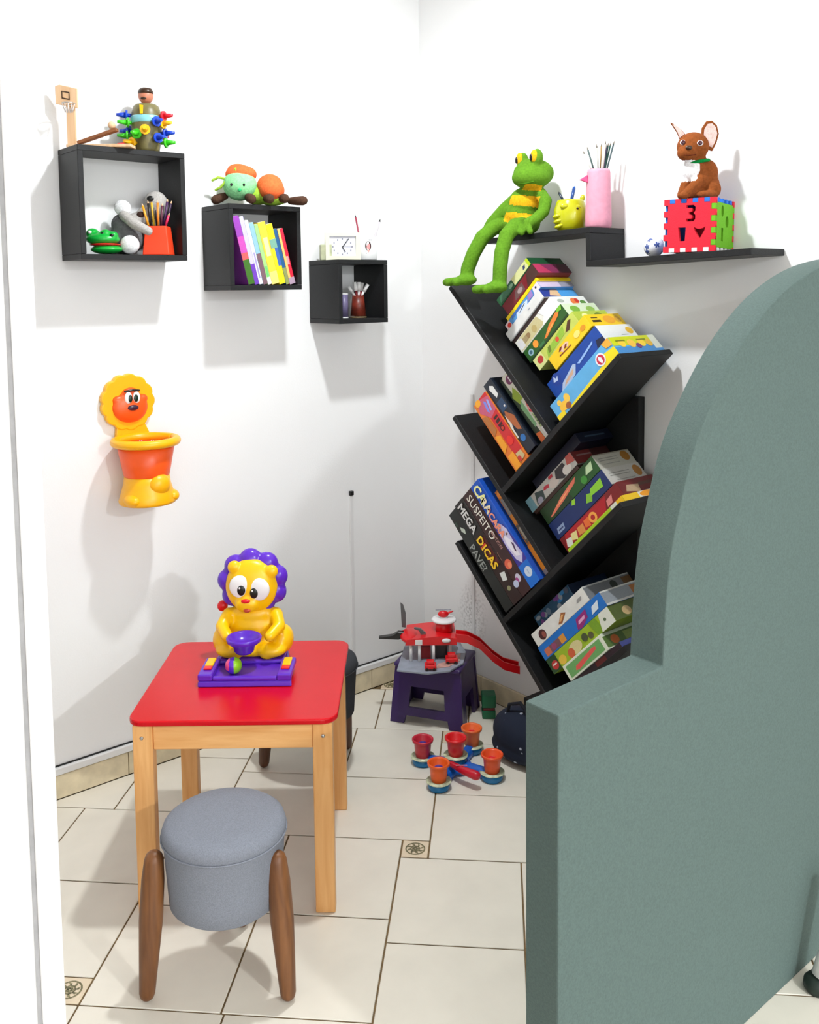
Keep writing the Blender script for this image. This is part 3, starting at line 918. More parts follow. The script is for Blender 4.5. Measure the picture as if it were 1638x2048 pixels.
G4 = 'board games in the middle right tier of the bookcase'
carton('thin lime game folder with yellow end, lowest of the middle right stack', 1.212, -0.1755, -0.25, 0.285, 0.0195, 0.205, (170, 210, 20),
       [('r', 0, 0.0, 1, 0.2, (140, 180, 20)), ('r', 0.8, 0, 0.9, 1, (226, 230, 210)), ('r', 0.9, 0, 1, 1, (246, 196, 20))],
       [('r', 0, 0, 0.35, 1, (246, 200, 20)), ('r', 0.35, 0, 1, 1, (226, 226, 214)), ('e', 0.55, 0.5, 0.035, 0.0095, (244, 160, 30))], group=G4)
carton('crimson game box with cream and orange lettering blobs', 1.177, -0.1555, -0.215, 0.305, 0.052, 0.175, (120, 22, 28),
       [('p', [(0.02, 0.3), (0.7, 0.1), (0.8, 0.9), (0.1, 0.98)], (176, 20, 34)), ('p', [(0.04, 0.3), (0.12, 0.1), (0.16, 0.6), (0.08, 0.7)], (226, 226, 220)), ('p', [(0.14, 0.4), (0.22, 0.2), (0.26, 0.66), (0.17, 0.75)], (232, 216, 150)), ('p', [(0.26, 0.3), (0.36, 0.2), (0.38, 0.7), (0.28, 0.72)], (220, 140, 70)), ('p', [(0.38, 0.36), (0.46, 0.24), (0.48, 0.75), (0.4, 0.75)], (232, 110, 50)), ('e', 0.53, 0.5, 0.018, 0.016, (240, 160, 70)), ('e', 0.53, 0.5, 0.009, 0.008, (176, 30, 34)), ('p', [(0.76, 0.3), (0.84, 0.3), (0.88, 0.7), (0.78, 0.62)], (220, 130, 130))],
       [('r', 0, 0, 1, 1, (110, 26, 30)), ('p', [(0.1, 0.3), (0.45, 0.1), (0.5, 0.6), (0.2, 0.7)], (190, 160, 130)), ('r', 0.5, 0.5, 0.95, 0.7, (90, 50, 40))], group=G4)
carton('navy game box with lime shapes in the middle right stack', 1.17, -0.1025, -0.215, 0.296, 0.058, 0.175, (20, 44, 100),
       [('p', [(0.6, 0.3), (0.68, 0.16), (0.74, 0.5), (0.66, 0.66)], (130, 190, 50)), ('p', [(0.7, 0.4), (0.9, 0.3), (0.93, 0.75), (0.74, 0.7)], (140, 206, 50)), ('p', [(0.42, 0.8), (0.47, 0.7), (0.51, 0.95), (0.46, 1.0)], (150, 206, 50)), ('p', [(0.06, 0.2), (0.18, 0.2), (0.2, 0.5), (0.08, 0.5)], (140, 160, 196)), ('r', 0.09, 0.3, 0.17, 0.38, (50, 60, 110))],
       [('r', 0, 0, 1, 1, (196, 194, 188)), ('r', 0, 0, 1, 0.06, (60, 60, 60)), ('e', 0.85, 0.55, 0.018, 0.02, (170, 112, 40)), ('r', 0.1, 0.5, 0.65, 0.55, (140, 140, 134)), ('r', 0.1, 0.65, 0.65, 0.7, (140, 140, 134)), ('r', 0.2, 0.2, 0.7, 0.24, (150, 150, 144))], group=G4)
carton('green game box with salmon lettering in the middle right stack', 1.172, -0.0435, -0.215, 0.292, 0.052, 0.175, (32, 82, 34),
       [('p', [(0.0, 0), (0.5, 0.0), (0.45, 1), (0.0, 1)], (26, 56, 24)), ('p', [(0.08, 0.2), (0.13, 0.16), (0.4, 0.36), (0.62, 0.6), (0.68, 0.86), (0.58, 0.8), (0.34, 0.6)], (226, 116, 90)), ('p', [(0.2, 0.34), (0.36, 0.42), (0.54, 0.64), (0.4, 0.56)], (246, 170, 110)), ('p', [(0.8, 0.4), (0.92, 0.36), (0.96, 0.8), (0.86, 0.78)], (190, 216, 170)), ('e', 0.75, 0.3, 0.014, 0.012, (60, 140, 50))],
       [('r', 0, 0, 1, 1, (186, 184, 172)), ('r', 0, 0.92, 1, 1, (150, 146, 130)), ('e', 0.82, 0.6, 0.02, 0.018, (160, 108, 40)), ('r', 0.1, 0.5, 0.6, 0.55, (136, 136, 128)), ('r', 0.1, 0.65, 0.6, 0.7, (136, 136, 128)), ('r', 0.15, 0.25, 0.6, 0.3, (150, 150, 144))], group=G4)
carton('thin brown game box between green one and comic printed one', 1.15, 0.0095, -0.215, 0.25, 0.012, 0.175, (58, 34, 26), group=G4)
carton('white game box printed with black and red comic drawings', 1.143, 0.0225, -0.215, 0.262, 0.045, 0.175, (206, 206, 200),
       [('r', 0, 0, 0.12, 1, (130, 176, 190)), ('p', [(0.14, 0.1), (0.3, 0.0), (0.34, 0.6), (0.2, 0.9)], (60, 76, 76)), ('e', 0.22, 0.2, 0.014, 0.010, (170, 170, 190)), ('p', [(0.34, 0.5), (0.5, 0.3), (0.46, 0.6), (0.38, 0.7)], (206, 50, 70)), ('e', 0.55, 0.35, 0.026, 0.014, (226, 214, 206)), ('p', [(0.6, 0.4), (0.72, 0.0), (0.86, 0.2), (0.82, 0.9), (0.66, 0.9)], (50, 46, 50)), ('p', [(0.5, 0.75), (0.58, 0.7), (0.6, 0.9), (0.52, 0.96)], (200, 40, 60)), ('e', 0.83, 0.3, 0.022, 0.014, (236, 232, 226)), ('p', [(0.86, 0.5), (1, 0.3), (1, 1), (0.9, 1)], (200, 90, 80))],
       [('r', 0, 0, 1, 1, (120, 46, 44)), ('r', 0.1, 0.6, 0.7, 0.72, (150, 120, 120)), ('r', 0.5, 0, 1, 1, (70, 34, 34))], group=G4)
carton('near black navy game box on top of the middle right stack', 1.2, 0.068, -0.2, 0.25, 0.036, 0.16, (16, 22, 44), (), [('r', 0.2, 0.45, 0.8, 0.6, (70, 90, 110))], group=G4)

G5 = 'board games in the bottom right tier of the bookcase'
carton('thin dark maroon game box, lowest of the bottom stack', 0.95, -0.4815, -0.265, 0.25, 0.018, 0.22, (44, 24, 40), [('r', 0.5, 0.1, 0.7, 0.9, (110, 30, 36))], [('r', 0, 0, 1, 1, (60, 70, 140)), ('e', 0.6, 0.5, 0.03, 0.007, (220, 200, 190)), ('e', 0.45, 0.6, 0.014, 0.006, (180, 40, 50))], group=G5)
carton('white rimmed game box with red lettering strip on green', 0.955, -0.463, -0.272, 0.205, 0.05, 0.225, (226, 232, 214),
       [('r', 0.06, 0.12, 0.93, 0.86, (110, 170, 100)), ('p', [(0.22, 0.3), (0.3, 0.22), (0.78, 0.5), (0.8, 0.68), (0.7, 0.7), (0.26, 0.5)], (226, 90, 84))],
       [('r', 0, 0.1, 1, 0.8, (90, 120, 56)), ('e', 0.2, 0.45, 0.018, 0.014, (220, 110, 40)), ('r', 0.4, 0.2, 0.95, 0.7, (150, 170, 90))], group=G5)
carton('lime game box with animal picture in the bottom stack', 0.898, -0.4125, -0.262, 0.335, 0.048, 0.22, (156, 186, 40),
       [('r', 0, 0, 0.14, 1, (30, 70, 34)), ('e', 0.08, 0.4, 0.016, 0.014, (190, 50, 50)), ('p', [(0.05, 0.4), (0.11, 0.4), (0.11, 0.5), (0.05, 0.5)], (236, 226, 220)), ('e', 0.2, 0.35, 0.018, 0.014, (230, 190, 70)), ('e', 0.42, 0.4, 0.032, 0.018, (216, 206, 150)), ('e', 0.34, 0.3, 0.016, 0.014, (206, 96, 60)), ('e', 0.58, 0.5, 0.014, 0.012, (70, 80, 50)), ('e', 0.66, 0.35, 0.012, 0.01, (90, 90, 60)), ('p', [(0.74, 0), (0.84, 0), (0.8, 1), (0.7, 1)], (120, 160, 40)), ('p', [(0.8, 0.0), (1, 0), (1, 1), (0.86, 1)], (226, 230, 218)), ('e', 0.9, 0.5, 0.006, 0.005, (90, 110, 80))],
       [('r', 0, 0, 1, 1, (80, 96, 40)), ('e', 0.3, 0.4, 0.02, 0.014, (200, 170, 120)), ('e', 0.75, 0.4, 0.022, 0.015, (130, 130, 50))], group=G5)
carton('blue game box with magenta logo and picture strip', 0.894, -0.364, -0.262, 0.342, 0.046, 0.22, (24, 112, 200),
       [('r', 0.06, 0.1, 0.38, 0.6, (120, 80, 90)), ('r', 0.06, 0.1, 0.14, 0.6, (200, 110, 80)), ('r', 0.3, 0.1, 0.38, 0.6, (220, 150, 60)), ('e', 0.2, 0.35, 0.012, 0.01, (150, 70, 110)), ('p', [(0.56, 0.1), (0.62, 0.0), (0.74, 0.3), (0.76, 0.8), (0.6, 0.7)], (150, 40, 120)), ('p', [(0.6, 0.3), (0.7, 0.36), (0.72, 0.56), (0.62, 0.5)], (230, 170, 210)), ('p', [(0.8, 0.2), (0.9, 0.25), (0.94, 0.7), (0.84, 0.62)], (220, 232, 244))],
       [('r', 0, 0, 1, 1, (150, 156, 164)), ('r', 0, 0.9, 1, 1, (220, 220, 214)), ('r', 0.6, 0.1, 0.95, 0.8, (170, 106, 50)), ('r', 0, 0, 1, 0.14, (210, 210, 206))], group=G5)
carton('white game box with small portrait and brown logo', 0.898, -0.3175, -0.262, 0.292, 0.045, 0.22, (224, 224, 220),
       [('e', 0.16, 0.45, 0.018, 0.016, (70, 30, 36)), ('e', 0.18, 0.4, 0.009, 0.010, (150, 80, 70)), ('p', [(0.44, 0.2), (0.5, 0.1), (0.62, 0.5), (0.56, 0.7)], (160, 100, 60)), ('p', [(0.47, 0.3), (0.5, 0.24), (0.58, 0.5), (0.55, 0.56)], (224, 170, 110)), ('p', [(0.82, 0.4), (0.9, 0.4), (0.93, 0.6), (0.85, 0.6)], (150, 150, 150))],
       [('r', 0, 0, 1, 1, (126, 128, 130)), ('r', 0, 0.9, 1, 1, (200, 200, 196)), ('e', 0.6, 0.5, 0.016, 0.014, (40, 50, 44)), ('r', 0.8, 0.1, 1, 0.8, (120, 86, 50))], group=G5)
carton('dark blue game box with busy print, topmost of the bottom stack', 0.912, -0.272, -0.225, 0.2, 0.046, 0.18, (20, 66, 96),
       blobs(14, 0.05, 0.95, 0.15, 0.85, [(90, 110, 130), (60, 70, 90), (30, 110, 170), (110, 60, 130), (130, 140, 150)], 0.006, 0.014, 3), [('r', 0, 0, 1, 1, (24, 40, 70))], group=G5)

# ---------------------------------------------------------------- toys and small things


def front(c, r, x, z):
    """y of the near side of an ellipsoid at local x, z"""
    k = 1 - ((x - c[0]) / r[0]) ** 2 - ((z - c[2]) / r[2]) ** 2
    return c[1] - r[1] * math.sqrt(max(0.0, k))


def plate(name, outline, holes, depth, m, parent=None, M=None, bevel=0.0):
    """flat sheet in local XZ with real holes, from y=0 to y=depth"""
    cu = bpy.data.curves.new('t', 'CURVE')
    cu.dimensions = '2D'
    cu.fill_mode = 'BOTH'
    cu.extrude = depth / 2
    cu.bevel_depth = bevel
    for pg in [outline] + list(holes):
        sp = cu.splines.new('POLY')
        sp.points.add(len(pg) - 1)
        for i, (x, z) in enumerate(pg):
            sp.points[i].co = (x, z, 0, 1)
        sp.use_cyclic_u = True
    t = bpy.data.objects.new('t', cu)
    COL.objects.link(t)
    dg = bpy.context.evaluated_depsgraph_get()
    me = bpy.data.meshes.new_from_object(t.evaluated_get(dg))
    bpy.data.objects.remove(t)
    bpy.data.curves.remove(cu)
    me.transform(Matrix.Translation((0, depth / 2, 0)) @ Matrix.Rotation(PI / 2, 4, 'X'))
    if M is not None:
        me.transform(M)
    me.materials.clear()
    me.materials.append(m)
    me.name = name
    o = bpy.data.objects.new(name, me)
    COL.objects.link(o)
    if parent is not None:
        o.parent = parent
    return o


def stick(name, label, cat, loc, p0, p1, r, m, tip=None, group=None, rz=FACE):
    """pencil, pen or brush standing in a pot; the tip is a part"""
    o = MB().cyl(p0, p1, r, r, 8).build(name, m)
    place(o, loc, rz)
    tag(o, label, cat, group)
    if tip:
        d = (Vector(p1) - Vector(p0)).normalized()
        MB().cyl(p1, Vector(p1) + d * tip[0], r * 0.95, r * 0.15, 8).build(tip[1], tip[2], o)
    return o


YEL = plastic('yellow', (252, 196, 0), 0.32)
PUR = plastic('purple', (92, 40, 190), 0.25)
ORG = plastic('orange', (252, 92, 22), 0.35)
YOR = plastic('amber', (255, 182, 0), 0.35)
REDP = plastic('red', (226, 20, 30), 0.28)
WHT = plastic('white', (238, 238, 238), 0.35)
BLK = plastic('black', (14, 14, 14), 0.25)
BLUE = plastic('blue', (20, 96, 196), 0.3)
GRN = plastic('green', (20, 170, 60), 0.3)
LIME = plastic('lime', (140, 200, 20), 0.3)

# --- lion game on the table
ln = thing('lion_toy', 'yellow toy lion with purple mane holding a bowl, on the red table', 'toy', (-1.1, -0.57, 0.5055), FACE)
b = MB()
tp = [(-0.138, -0.178), (0.112, -0.178), (0.102, -0.1), (0.078, 0.03), (0.06, 0.085), (-0.085, 0.085), (-0.116, 0.03), (-0.13, -0.1)]
nn = len(tp)
b.add([(x, y, 0) for x, y in tp] + [(x * 0.985 - 0.0002, y * 0.985, 0.016) for x, y in tp], [tuple(range(nn))[::-1], tuple(range(nn, 2 * nn))] + [(i, (i + 1) % nn, nn + (i + 1) % nn, nn + i) for i in range(nn)])
b.box(-0.137, -0.098, -0.176, -0.06, 0.016, 0.034)
b.box(0.072, 0.110, -0.176, -0.06, 0.016, 0.034)
b.box(-0.098, 0.072, -0.176, -0.164, 0.016, 0.027)
b.box(-0.12, 0.09, -0.066, -0.052, 0.016, 0.026)
b.box(-0.105, 0.075, -0.05, 0.08, 0.016, 0.024)
tray = b.build('tray', PUR, ln, 0.004, 3)
for (sx, xx) in ((-1, -0.117), (1, 0.091)):
    MB().box(xx - 0.011, xx + 0.011, -0.125, -0.075, 0.0342, 0.04).build('yellow_key', YEL, ln, 0.002, 2)
    MB().box(xx - 0.011, xx + 0.011, -0.146, -0.127, 0.0342, 0.039).build('red_key', REDP, ln, 0.002, 2)
b = MB()
bc_ = (-0.018, 0.01)
b.ell((bc_[0], 0.02, 0.092), 0.078, 0.055, 0.07)
b.ell((bc_[0], 0.015, 0.135), 0.066, 0.045, 0.036)
for s in (-1, 1):
    b.ell((bc_[0] + s * 0.082, 0.005, 0.062), 0.032, 0.045, 0.04)
    b.ell((bc_[0] + s * 0.055, -0.03, 0.045), 0.045, 0.035, 0.022)
    b.ell((bc_[0] + s * 0.045, -0.044, 0.044), 0.024, 0.018, 0.024)
    b.tube([(bc_[0] + s * 0.066, 0.0, 0.135), (bc_[0] + s * 0.08, -0.035, 0.112), (bc_[0] + s * 0.058, -0.07, 0.096)], [0.02, 0.019, 0.016], 12)
b.ell((bc_[0], 0.0, 0.04), 0.085, 0.05, 0.022)
body = b.blend('body', YEL, ln, 0.0045, 6)
b = MB()
cx, cz = -0.016, 0.224
for k in range(9):
    a = PI / 2 + 2 * PI * k / 9 + 0.08
    b.ell((cx + 0.068 * math.cos(a), 0.012, cz + 0.064 * math.sin(a)), 0.033, 0.026, 0.033)
b.ell((cx, 0.012, cz), 0.074, 0.026, 0.07)
b.blend('mane', PUR, ln, 0.0042, 4)
hc, hr = (-0.017, -0.008, 0.219), (0.073, 0.036, 0.077)
b = MB()
b.ell(hc, *hr, 32, 20)
b.ell((-0.062, -0.02, 0.276), 0.019, 0.014, 0.019)
b.ell((0.041, -0.02, 0.263), 0.019, 0.014, 0.019)
b.ell((-0.026, -0.036, 0.176), 0.034, 0.016, 0.024)
head = b.blend('head', YEL, ln, 0.0034, 4)
for (x, z) in ((-0.044, 0.226), (0.008, 0.218)):
    y = front(hc, hr, x, z)
    e = MB().ell((x, y + 0.0035, z), 0.03, 0.0075, 0.032).build('eye', WHT, head)
    xp = x + (0.004 if x < -0.02 else -0.013)
    MB().ell((xp, y - 0.0042 + 0.0012, z - 0.009), 0.0112, 0.0034, 0.0145).build('pupil', BLK, e)
    MB().ell((xp - 0.004, y - 0.0052, z - 0.002), 0.0025, 0.0022, 0.003).build('glint', WHT, e)
MB().ell((-0.027, -0.052, 0.1895), 0.013, 0.006, 0.006).build('nose', REDP, head)
MB().ell((-0.024, -0.0505, 0.162), 0.010, 0.004, 0.0055).build('mouth', plastic('brick', (196, 74, 40)), head)
bw = MB()
bw.lathe([(0.0, 0.062), (0.022, 0.062), (0.027, 0.068), (0.03, 0.082), (0.046, 0.094), (0.048, 0.104), (0.045, 0.107), (0.041, 0.104), (0.036, 0.094), (0.02, 0.084), (0.0, 0.082)], 36, 0, Matrix.Translation((-0.026, -0.096, 0.0)))
bw.build('bowl', PUR, ln)
MB().tube([(-0.085, 0.045, 0.115), (-0.1, 0.04, 0.135)], [0.006, 0.006], 8).build('tail', YEL, ln)
MB().ell((-0.109, 0.036, 0.147), 0.015, 0.012, 0.016, 16, 10, 0, None, rotY(0.5)).build('tail_tip', REDP, ln)

ball = MB().ell((0, 0, 0), 0.0225, None, None, 32, 20)
me = ball.build('toy_ball', [PUR, LIME, plastic('pink', (236, 70, 130))])
for p in me.data.polygons:
    c = p.center
    p.material_index = 1 if c.x > 0.004 else (2 if c.x < -0.009 and c.z > -0.006 else 0)
place(me, (-1.1 + (-0.05) * math.cos(FACE) + 0.128 * math.sin(FACE), -0.57 + (-0.05) * math.sin(FACE) - 0.128 * math.cos(FACE), 0.5055 + 0.016 + 0.0227), FACE)
tag(me, 'small purple, green and pink ball in the lion tray', 'ball')

# --- lion basket on the left wall
bk = thing('wall_basket', 'orange toy basket with lion head and yellow rim on left wall', 'toy', (-1.215, 0, 0.9))
pts = []
for k in range(168):
    a = 2 * PI * k / 168
    r = 0.083 + 0.0065 * abs(math.cos(6.5 * a)) ** 0.7
    pts.append((-0.012 + r * 0.98 * math.cos(a), 0.303 + r * math.sin(a)))
MB().prism(pts, -0.022, -0.001).build('mane', YOR, bk, 0.004, 2)
MB().prism([(-0.05, 0.245), (0.035, 0.245), (0.06, 0.19), (-0.055, 0.19)], -0.02, -0.001).build('neck', YOR, bk, 0.003, 2)
fc, fr = (-0.008, -0.022, 0.288), (0.058, 0.02, 0.05)
b = MB()
b.ell(fc, *fr, 28, 16)
b.ell((-0.048, -0.022, 0.312), 0.017, 0.012, 0.014)
b.ell((0.034, -0.022, 0.312), 0.017, 0.012, 0.014)
b.ell((-0.006, -0.022, 0.328), 0.03, 0.014, 0.022)
fo = b.blend('face', ORG, bk, 0.0036, 4)
for x in (-0.019, 0.007):
    e = MB().ell((x, -0.038, 0.318), 0.012, 0.006, 0.019).build('eye', WHT, fo)
    MB().ell((x + (0.004 if x < 0 else -0.003), -0.0425, 0.316), 0.007, 0.004, 0.012).build('pupil', plastic('dark_green', (12, 40, 24)), e)
MB().tube([(-0.028, -0.036, 0.339), (-0.006, -0.041, 0.342), (0.017, -0.036, 0.339)], 0.0035, 8).build('brow', BLK, fo)
MB().ell((-0.006, -0.041, 0.287), 0.018, 0.007, 0.009).build('nose', plastic('aubergine', (60, 24, 50)), fo)
yc = -0.112
b = MB()
b.lathe([(0.0, 0.082), (0.066, 0.082), (0.069, 0.088), (0.088, 0.188), (0.083, 0.188), (0.066, 0.094), (0.0, 0.094)], 40, 0, None, (0, yc))
b.build('bucket', ORG, bk)
b = MB()
rim = [(0.092 * math.cos(2 * PI * k / 48), yc + 0.092 * math.sin(2 * PI * k / 48), 0.19) for k in range(49)]
b.tube(rim, 0.0135, 14, 0, None, False)
b.build('rim', YOR, bk)
b = MB()
for k in range(14):
    a = 2 * PI * k / 14
    p0 = (0.088 * math.cos(a), yc + 0.088 * math.sin(a), 0.185)
    p1 = (0.045 * math.cos(a + 0.4), yc + 0.045 * math.sin(a + 0.4), 0.15)
    p2 = (0.045 * math.cos(a - 0.4), yc + 0.045 * math.sin(a - 0.4), 0.15)
    b.cyl(p0, p1, 0.0012, None, 6).cyl(p0, p2, 0.0012, None, 6)
b.build('net', mat('net_cord_white', (0.75, 0.7, 0.68), 0.8, 0.1, 60), bk)
b = MB()
b.lathe([(0.0, 0.004), (0.084, 0.0), (0.087, 0.008), (0.08, 0.03), (0.071, 0.06), (0.068, 0.084), (0.0, 0.086)], 40, 0, None, (0, yc))
b.build('base', YOR, bk)
for s in (-1, 1):
    MB().ell((s * 0.062, yc - 0.03, 0.018), 0.024, 0.036, 0.02).build('paw', YOR, bk)
MB().ell((0.012, yc - 0.058, 0.062), 0.036, 0.026, 0.034, 24, 14).build('tummy', YOR, bk)

# --- basketball toy on the largest cube shelf
PINE = wood('pine_wood', (236, 200, 160), (222, 178, 134), 0.55, 2)
PINED = wood('pine_wood_brown', (150, 92, 52), (122, 70, 36), 0.5, 0)
hp = thing('hoop_game', 'little wooden basketball hoop game on the largest cube shelf', 'toy', (-1.385, -0.06, 1.9665), FACE)
MB().box(-0.012, 0.175, -0.02, 0.03, 0, 0.009).build('base', PINE, hp, 0.001, 1)
MB().box(-0.015, 0.010, 0.0, 0.009, 0.009, 0.125).build('post', PINE, hp, 0.001, 1)
MB().prism([(-0.043, 0.127), (0.021, 0.114), (0.021, 0.170), (-0.030, 0.182), (-0.043, 0.178)], -0.006, -0.0003).build('backboard', PINE, hp, 0.0015, 2)
fr_ = plate('target_square', [(-0.024, 0.142), (-0.001, 0.137), (-0.001, 0.160), (-0.024, 0.164)], [[(-0.0215, 0.145), (-0.0035, 0.141), (-0.0035, 0.157), (-0.0215, 0.161)]], 0.0008, plastic('dark_brown', (56, 34, 16)), hp, Matrix.Translation((0, -0.0069, 0)))
b = MB()
b.tube([(0.002 + 0.018 * math.cos(2 * PI * k / 24), -0.027 + 0.018 * math.sin(2 * PI * k / 24), 0.124) for k in range(25)], 0.0014, 6, 0, None, False)
b.build('rim', CHROME, hp)
b = MB()
for k in range(10):
    a = 2 * PI * k / 10
    for s in (0.3, -0.3):
        b.cyl((0.002 + 0.018 * math.cos(a), -0.027 + 0.018 * math.sin(a), 0.123), (0.002 + 0.010 * math.cos(a + s), -0.027 + 0.010 * math.sin(a + s), 0.098), 0.0008, None, 5)
b.build('net', MATS['net_cord_white'], hp)
MB().prism([(0.02, 0.0095), (0.135, 0.047), (0.133, 0.056), (0.018, 0.018)], -0.018, 0.004).build('launch_arm', PINED, hp, 0.001, 1)
MB().ell((0.118, -0.007, 0.064), 0.011, 0.011, 0.011, 16, 10).build('cup', PINE, hp)

# --- barrel game with coloured pegs
OLV = mat('barrel_olive_brown', lin(112, 104, 62), 0.4, 0.2, 60)
pu = thing('peg_barrel_toy', 'olive barrel game bristling with coloured pegs on largest cube shelf', 'toy', (-1.165, -0.085, 1.9665), FACE)
MB().lathe([(0.0, 0.0), (0.034, 0.0), (0.037, 0.012), (0.044, 0.05), (0.046, 0.085), (0.044, 0.12), (0.038, 0.14), (0.03, 0.146), (0.0, 0.148)], 32).build('barrel', OLV, pu)
MB().lathe([(0.0457, 0.088), (0.0472, 0.09), (0.0472, 0.108), (0.0457, 0.11)], 32).build('blue_band', plastic('sky', (130, 196, 206)), pu)
MB().prism([(-0.006, 0.112), (0.002, 0.112), (0.004, 0.136), (-0.007, 0.138)], -0.0485, -0.046).build('yellow_tie', YEL, pu)
hd = MB().ell((0, 0, 0.172), 0.0225, 0.0225, 0.024).build('head', mat('toy_skin', lin(196, 124, 96), 0.4, 0.05, 40), pu)
MB().lathe([(0.0235, 0.178), (0.0232, 0.185), (0.017, 0.195), (0.0, 0.1985)], 24).build('cap', plastic('dark_brown', (56, 34, 16)), hd)
MB().ell((-0.002, -0.0205, 0.162), 0.009, 0.004, 0.004).build('beard', plastic('dark_brown', (56, 34, 16)), hd)
pcs = [plastic('peg_blue', (24, 70, 200)), plastic('peg_green', (70, 206, 40)), plastic('peg_yellow', (252, 190, 20)), plastic('peg_red', (220, 30, 50))]
for (an, z, ci) in ((-165, 0.112, 0), (-190, 0.07, 0), (-150, 0.088, 1), (-170, 0.052, 1), (-160, 0.022, 3), (-125, 0.026, 2), (-15, 0.108, 3), (-20, 0.085, 2), (-8, 0.058, 0), (-5, 0.03, 1), (-45, 0.088, 0), (-42, 0.04, 0), (-80, 0.062, 2), (60, 0.06, 3), (110, 0.08, 1), (-105, 0.05, 1)):
    a = math.radians(an)
    d = Vector((math.cos(a), math.sin(a), 0.02))
    p = Vector((0, 0, z))
    q = MB()
    q.cyl(p + d * 0.042, p + d * 0.058, 0.0055, 0.006, 8)
    q.cyl(p + d * 0.055, p + d * 0.061, 0.0155, 0.0155, 10)
    q.cyl(p + d * 0.060, p + d * 0.088, 0.009, 0.0045, 8)
    q.build('peg', pcs[ci], pu)

# --- green gaping toy
cr_ = thing('snapper_toy', 'shiny green toy head with open red mouth in largest cube shelf', 'toy', (-1.313, -0.095, 1.6575), FACE)
b = MB()
b.ell((0.004, 0.0, 0.016), 0.046, 0.04, 0.014)
b.build('lower_jaw', GRN, cr_)
b = MB()
b.ell((-0.008, 0.004, 0.046), 0.05, 0.042, 0.02)
b.ell((-0.036, 0.0, 0.062), 0.02, 0.02, 0.017)
b.ell((0.004, -0.006, 0.06), 0.018, 0.018, 0.015)
b.ell((0.026, -0.004, 0.056), 0.015, 0.016, 0.013)
uj = b.blend('upper_jaw', GRN, cr_, 0.0035, 4)
MB().ell((0.0, 0.0, 0.0295), 0.045, 0.04, 0.0055).build('mouth', REDP, cr_)
for (x, z) in ((0.0, 0.061), (0.027, 0.056)):
    MB().ell((x, -0.0215, z), 0.006, 0.004, 0.0045).build('eye', BLK, uj)
MB().ell((-0.038, -0.019, 0.066), 0.006, 0.004, 0.005).build('glint', WHT, uj)

# --- grey plush lying on its side
gp_ = thing('grey_plush', 'dark grey plush animal with white foot slumped in largest cube shelf', 'soft toy', (-1.216, -0.07, 1.6578), FACE)
GRY = plush('grey', (104, 104, 106))
LGR = plush('light_grey', (176, 172, 168))
WPL = plush('white', (236, 236, 238))
b = MB()
b.ell((-0.02, 0.0, 0.048), 0.056, 0.04, 0.046)
b.ell((-0.028, 0.0, 0.092), 0.036, 0.032, 0.036)
b.ell((-0.036, 0.008, 0.032), 0.034, 0.032, 0.028)
b.blend('body', GRY, gp_, 0.005, 5)
MB().tube([(-0.015, -0.03, 0.118), (0.02, -0.045, 0.092), (0.062, -0.05, 0.07)], [0.015, 0.016, 0.013], 14).build('arm', LGR, gp_)
b = MB().ell((0.006, -0.052, 0.030), 0.029, 0.018, 0.028)
b.build('foot', WPL, gp_)
b = MB()
b.ell((0.062, 0.045, 0.155), 0.038, 0.032, 0.044)
b.ell((0.034, 0.036, 0.128), 0.028, 0.024, 0.026)
b.tube([(0.03, 0.035, 0.115), (-0.01, 0.02, 0.1)], [0.025, 0.028], 12)
h2 = b.blend('head', LGR, gp_, 0.005, 5)
MB().ell((0.054, 0.0135, 0.172), 0.011, 0.006, 0.009).build('eye', BLK, h2)
MB().ell((0.024, 0.0105, 0.124), 0.012, 0.008, 0.010).build('nose', plush('dark_brown', (70, 50, 44)), h2)
MB().ell((-0.022, -0.018, 0.142), 0.026, 0.012, 0.024, 20, 12, 0, None, rotY(0.25)).build('ear', WPL, h2)

# --- orange pencil cup
cup = thing('pencil_cup', 'orange tapered pencil cup in the largest cube shelf', 'cup', (-1.15, -0.108, 1.6575), FACE)
b = MB()
b.frustum(0.0, 0.088, (0.041, 0.036), (0.032, 0.028))
b.build('body', plastic('vermilion', (250, 70, 30), 0.5), cup, 0.003, 2)
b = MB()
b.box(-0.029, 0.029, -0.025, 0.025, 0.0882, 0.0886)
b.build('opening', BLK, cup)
GP = 'pencils in the orange cup'
for i, (x, tx, tz, col, nm) in enumerate(((-0.026, -0.042, 0.15, (240, 160, 40), 'pale orange pencil leaning furthest left in the orange cup'), (-0.02, -0.027, 0.158, (30, 24, 20), 'black pencil second from left in orange cup'),
                                     (-0.012, -0.018, 0.16, (226, 180, 50), 'mustard yellow pencil in orange cup'), (-0.004, -0.008, 0.154, (40, 30, 26), 'dark brown pencil beside mustard one in orange cup'),
                                     (0.004, 0.004, 0.158, (240, 130, 40), 'bright orange pencil in orange cup'), (0.011, 0.016, 0.15, (90, 40, 60), 'plum pencil in orange cup'),
                                     (0.017, 0.03, 0.163, (70, 34, 80), 'tall purple pencil in orange cup'), (0.022, 0.04, 0.158, (50, 30, 60), 'dark violet pencil in orange cup'), (0.026, 0.036, 0.12, (226, 40, 90), 'short pink pencil furthest right in orange cup'))):
    y = -0.012 + 0.006 * (i % 4)
    stick('pencil', nm, 'pencil', (-1.15, -0.108, 1.6575), (x, y, 0.0892), (tx, y + 0.002, tz), 0.0038, plastic('pencil_%d' % i, col, 0.4), (0.008, 'tip', PINE), GP)

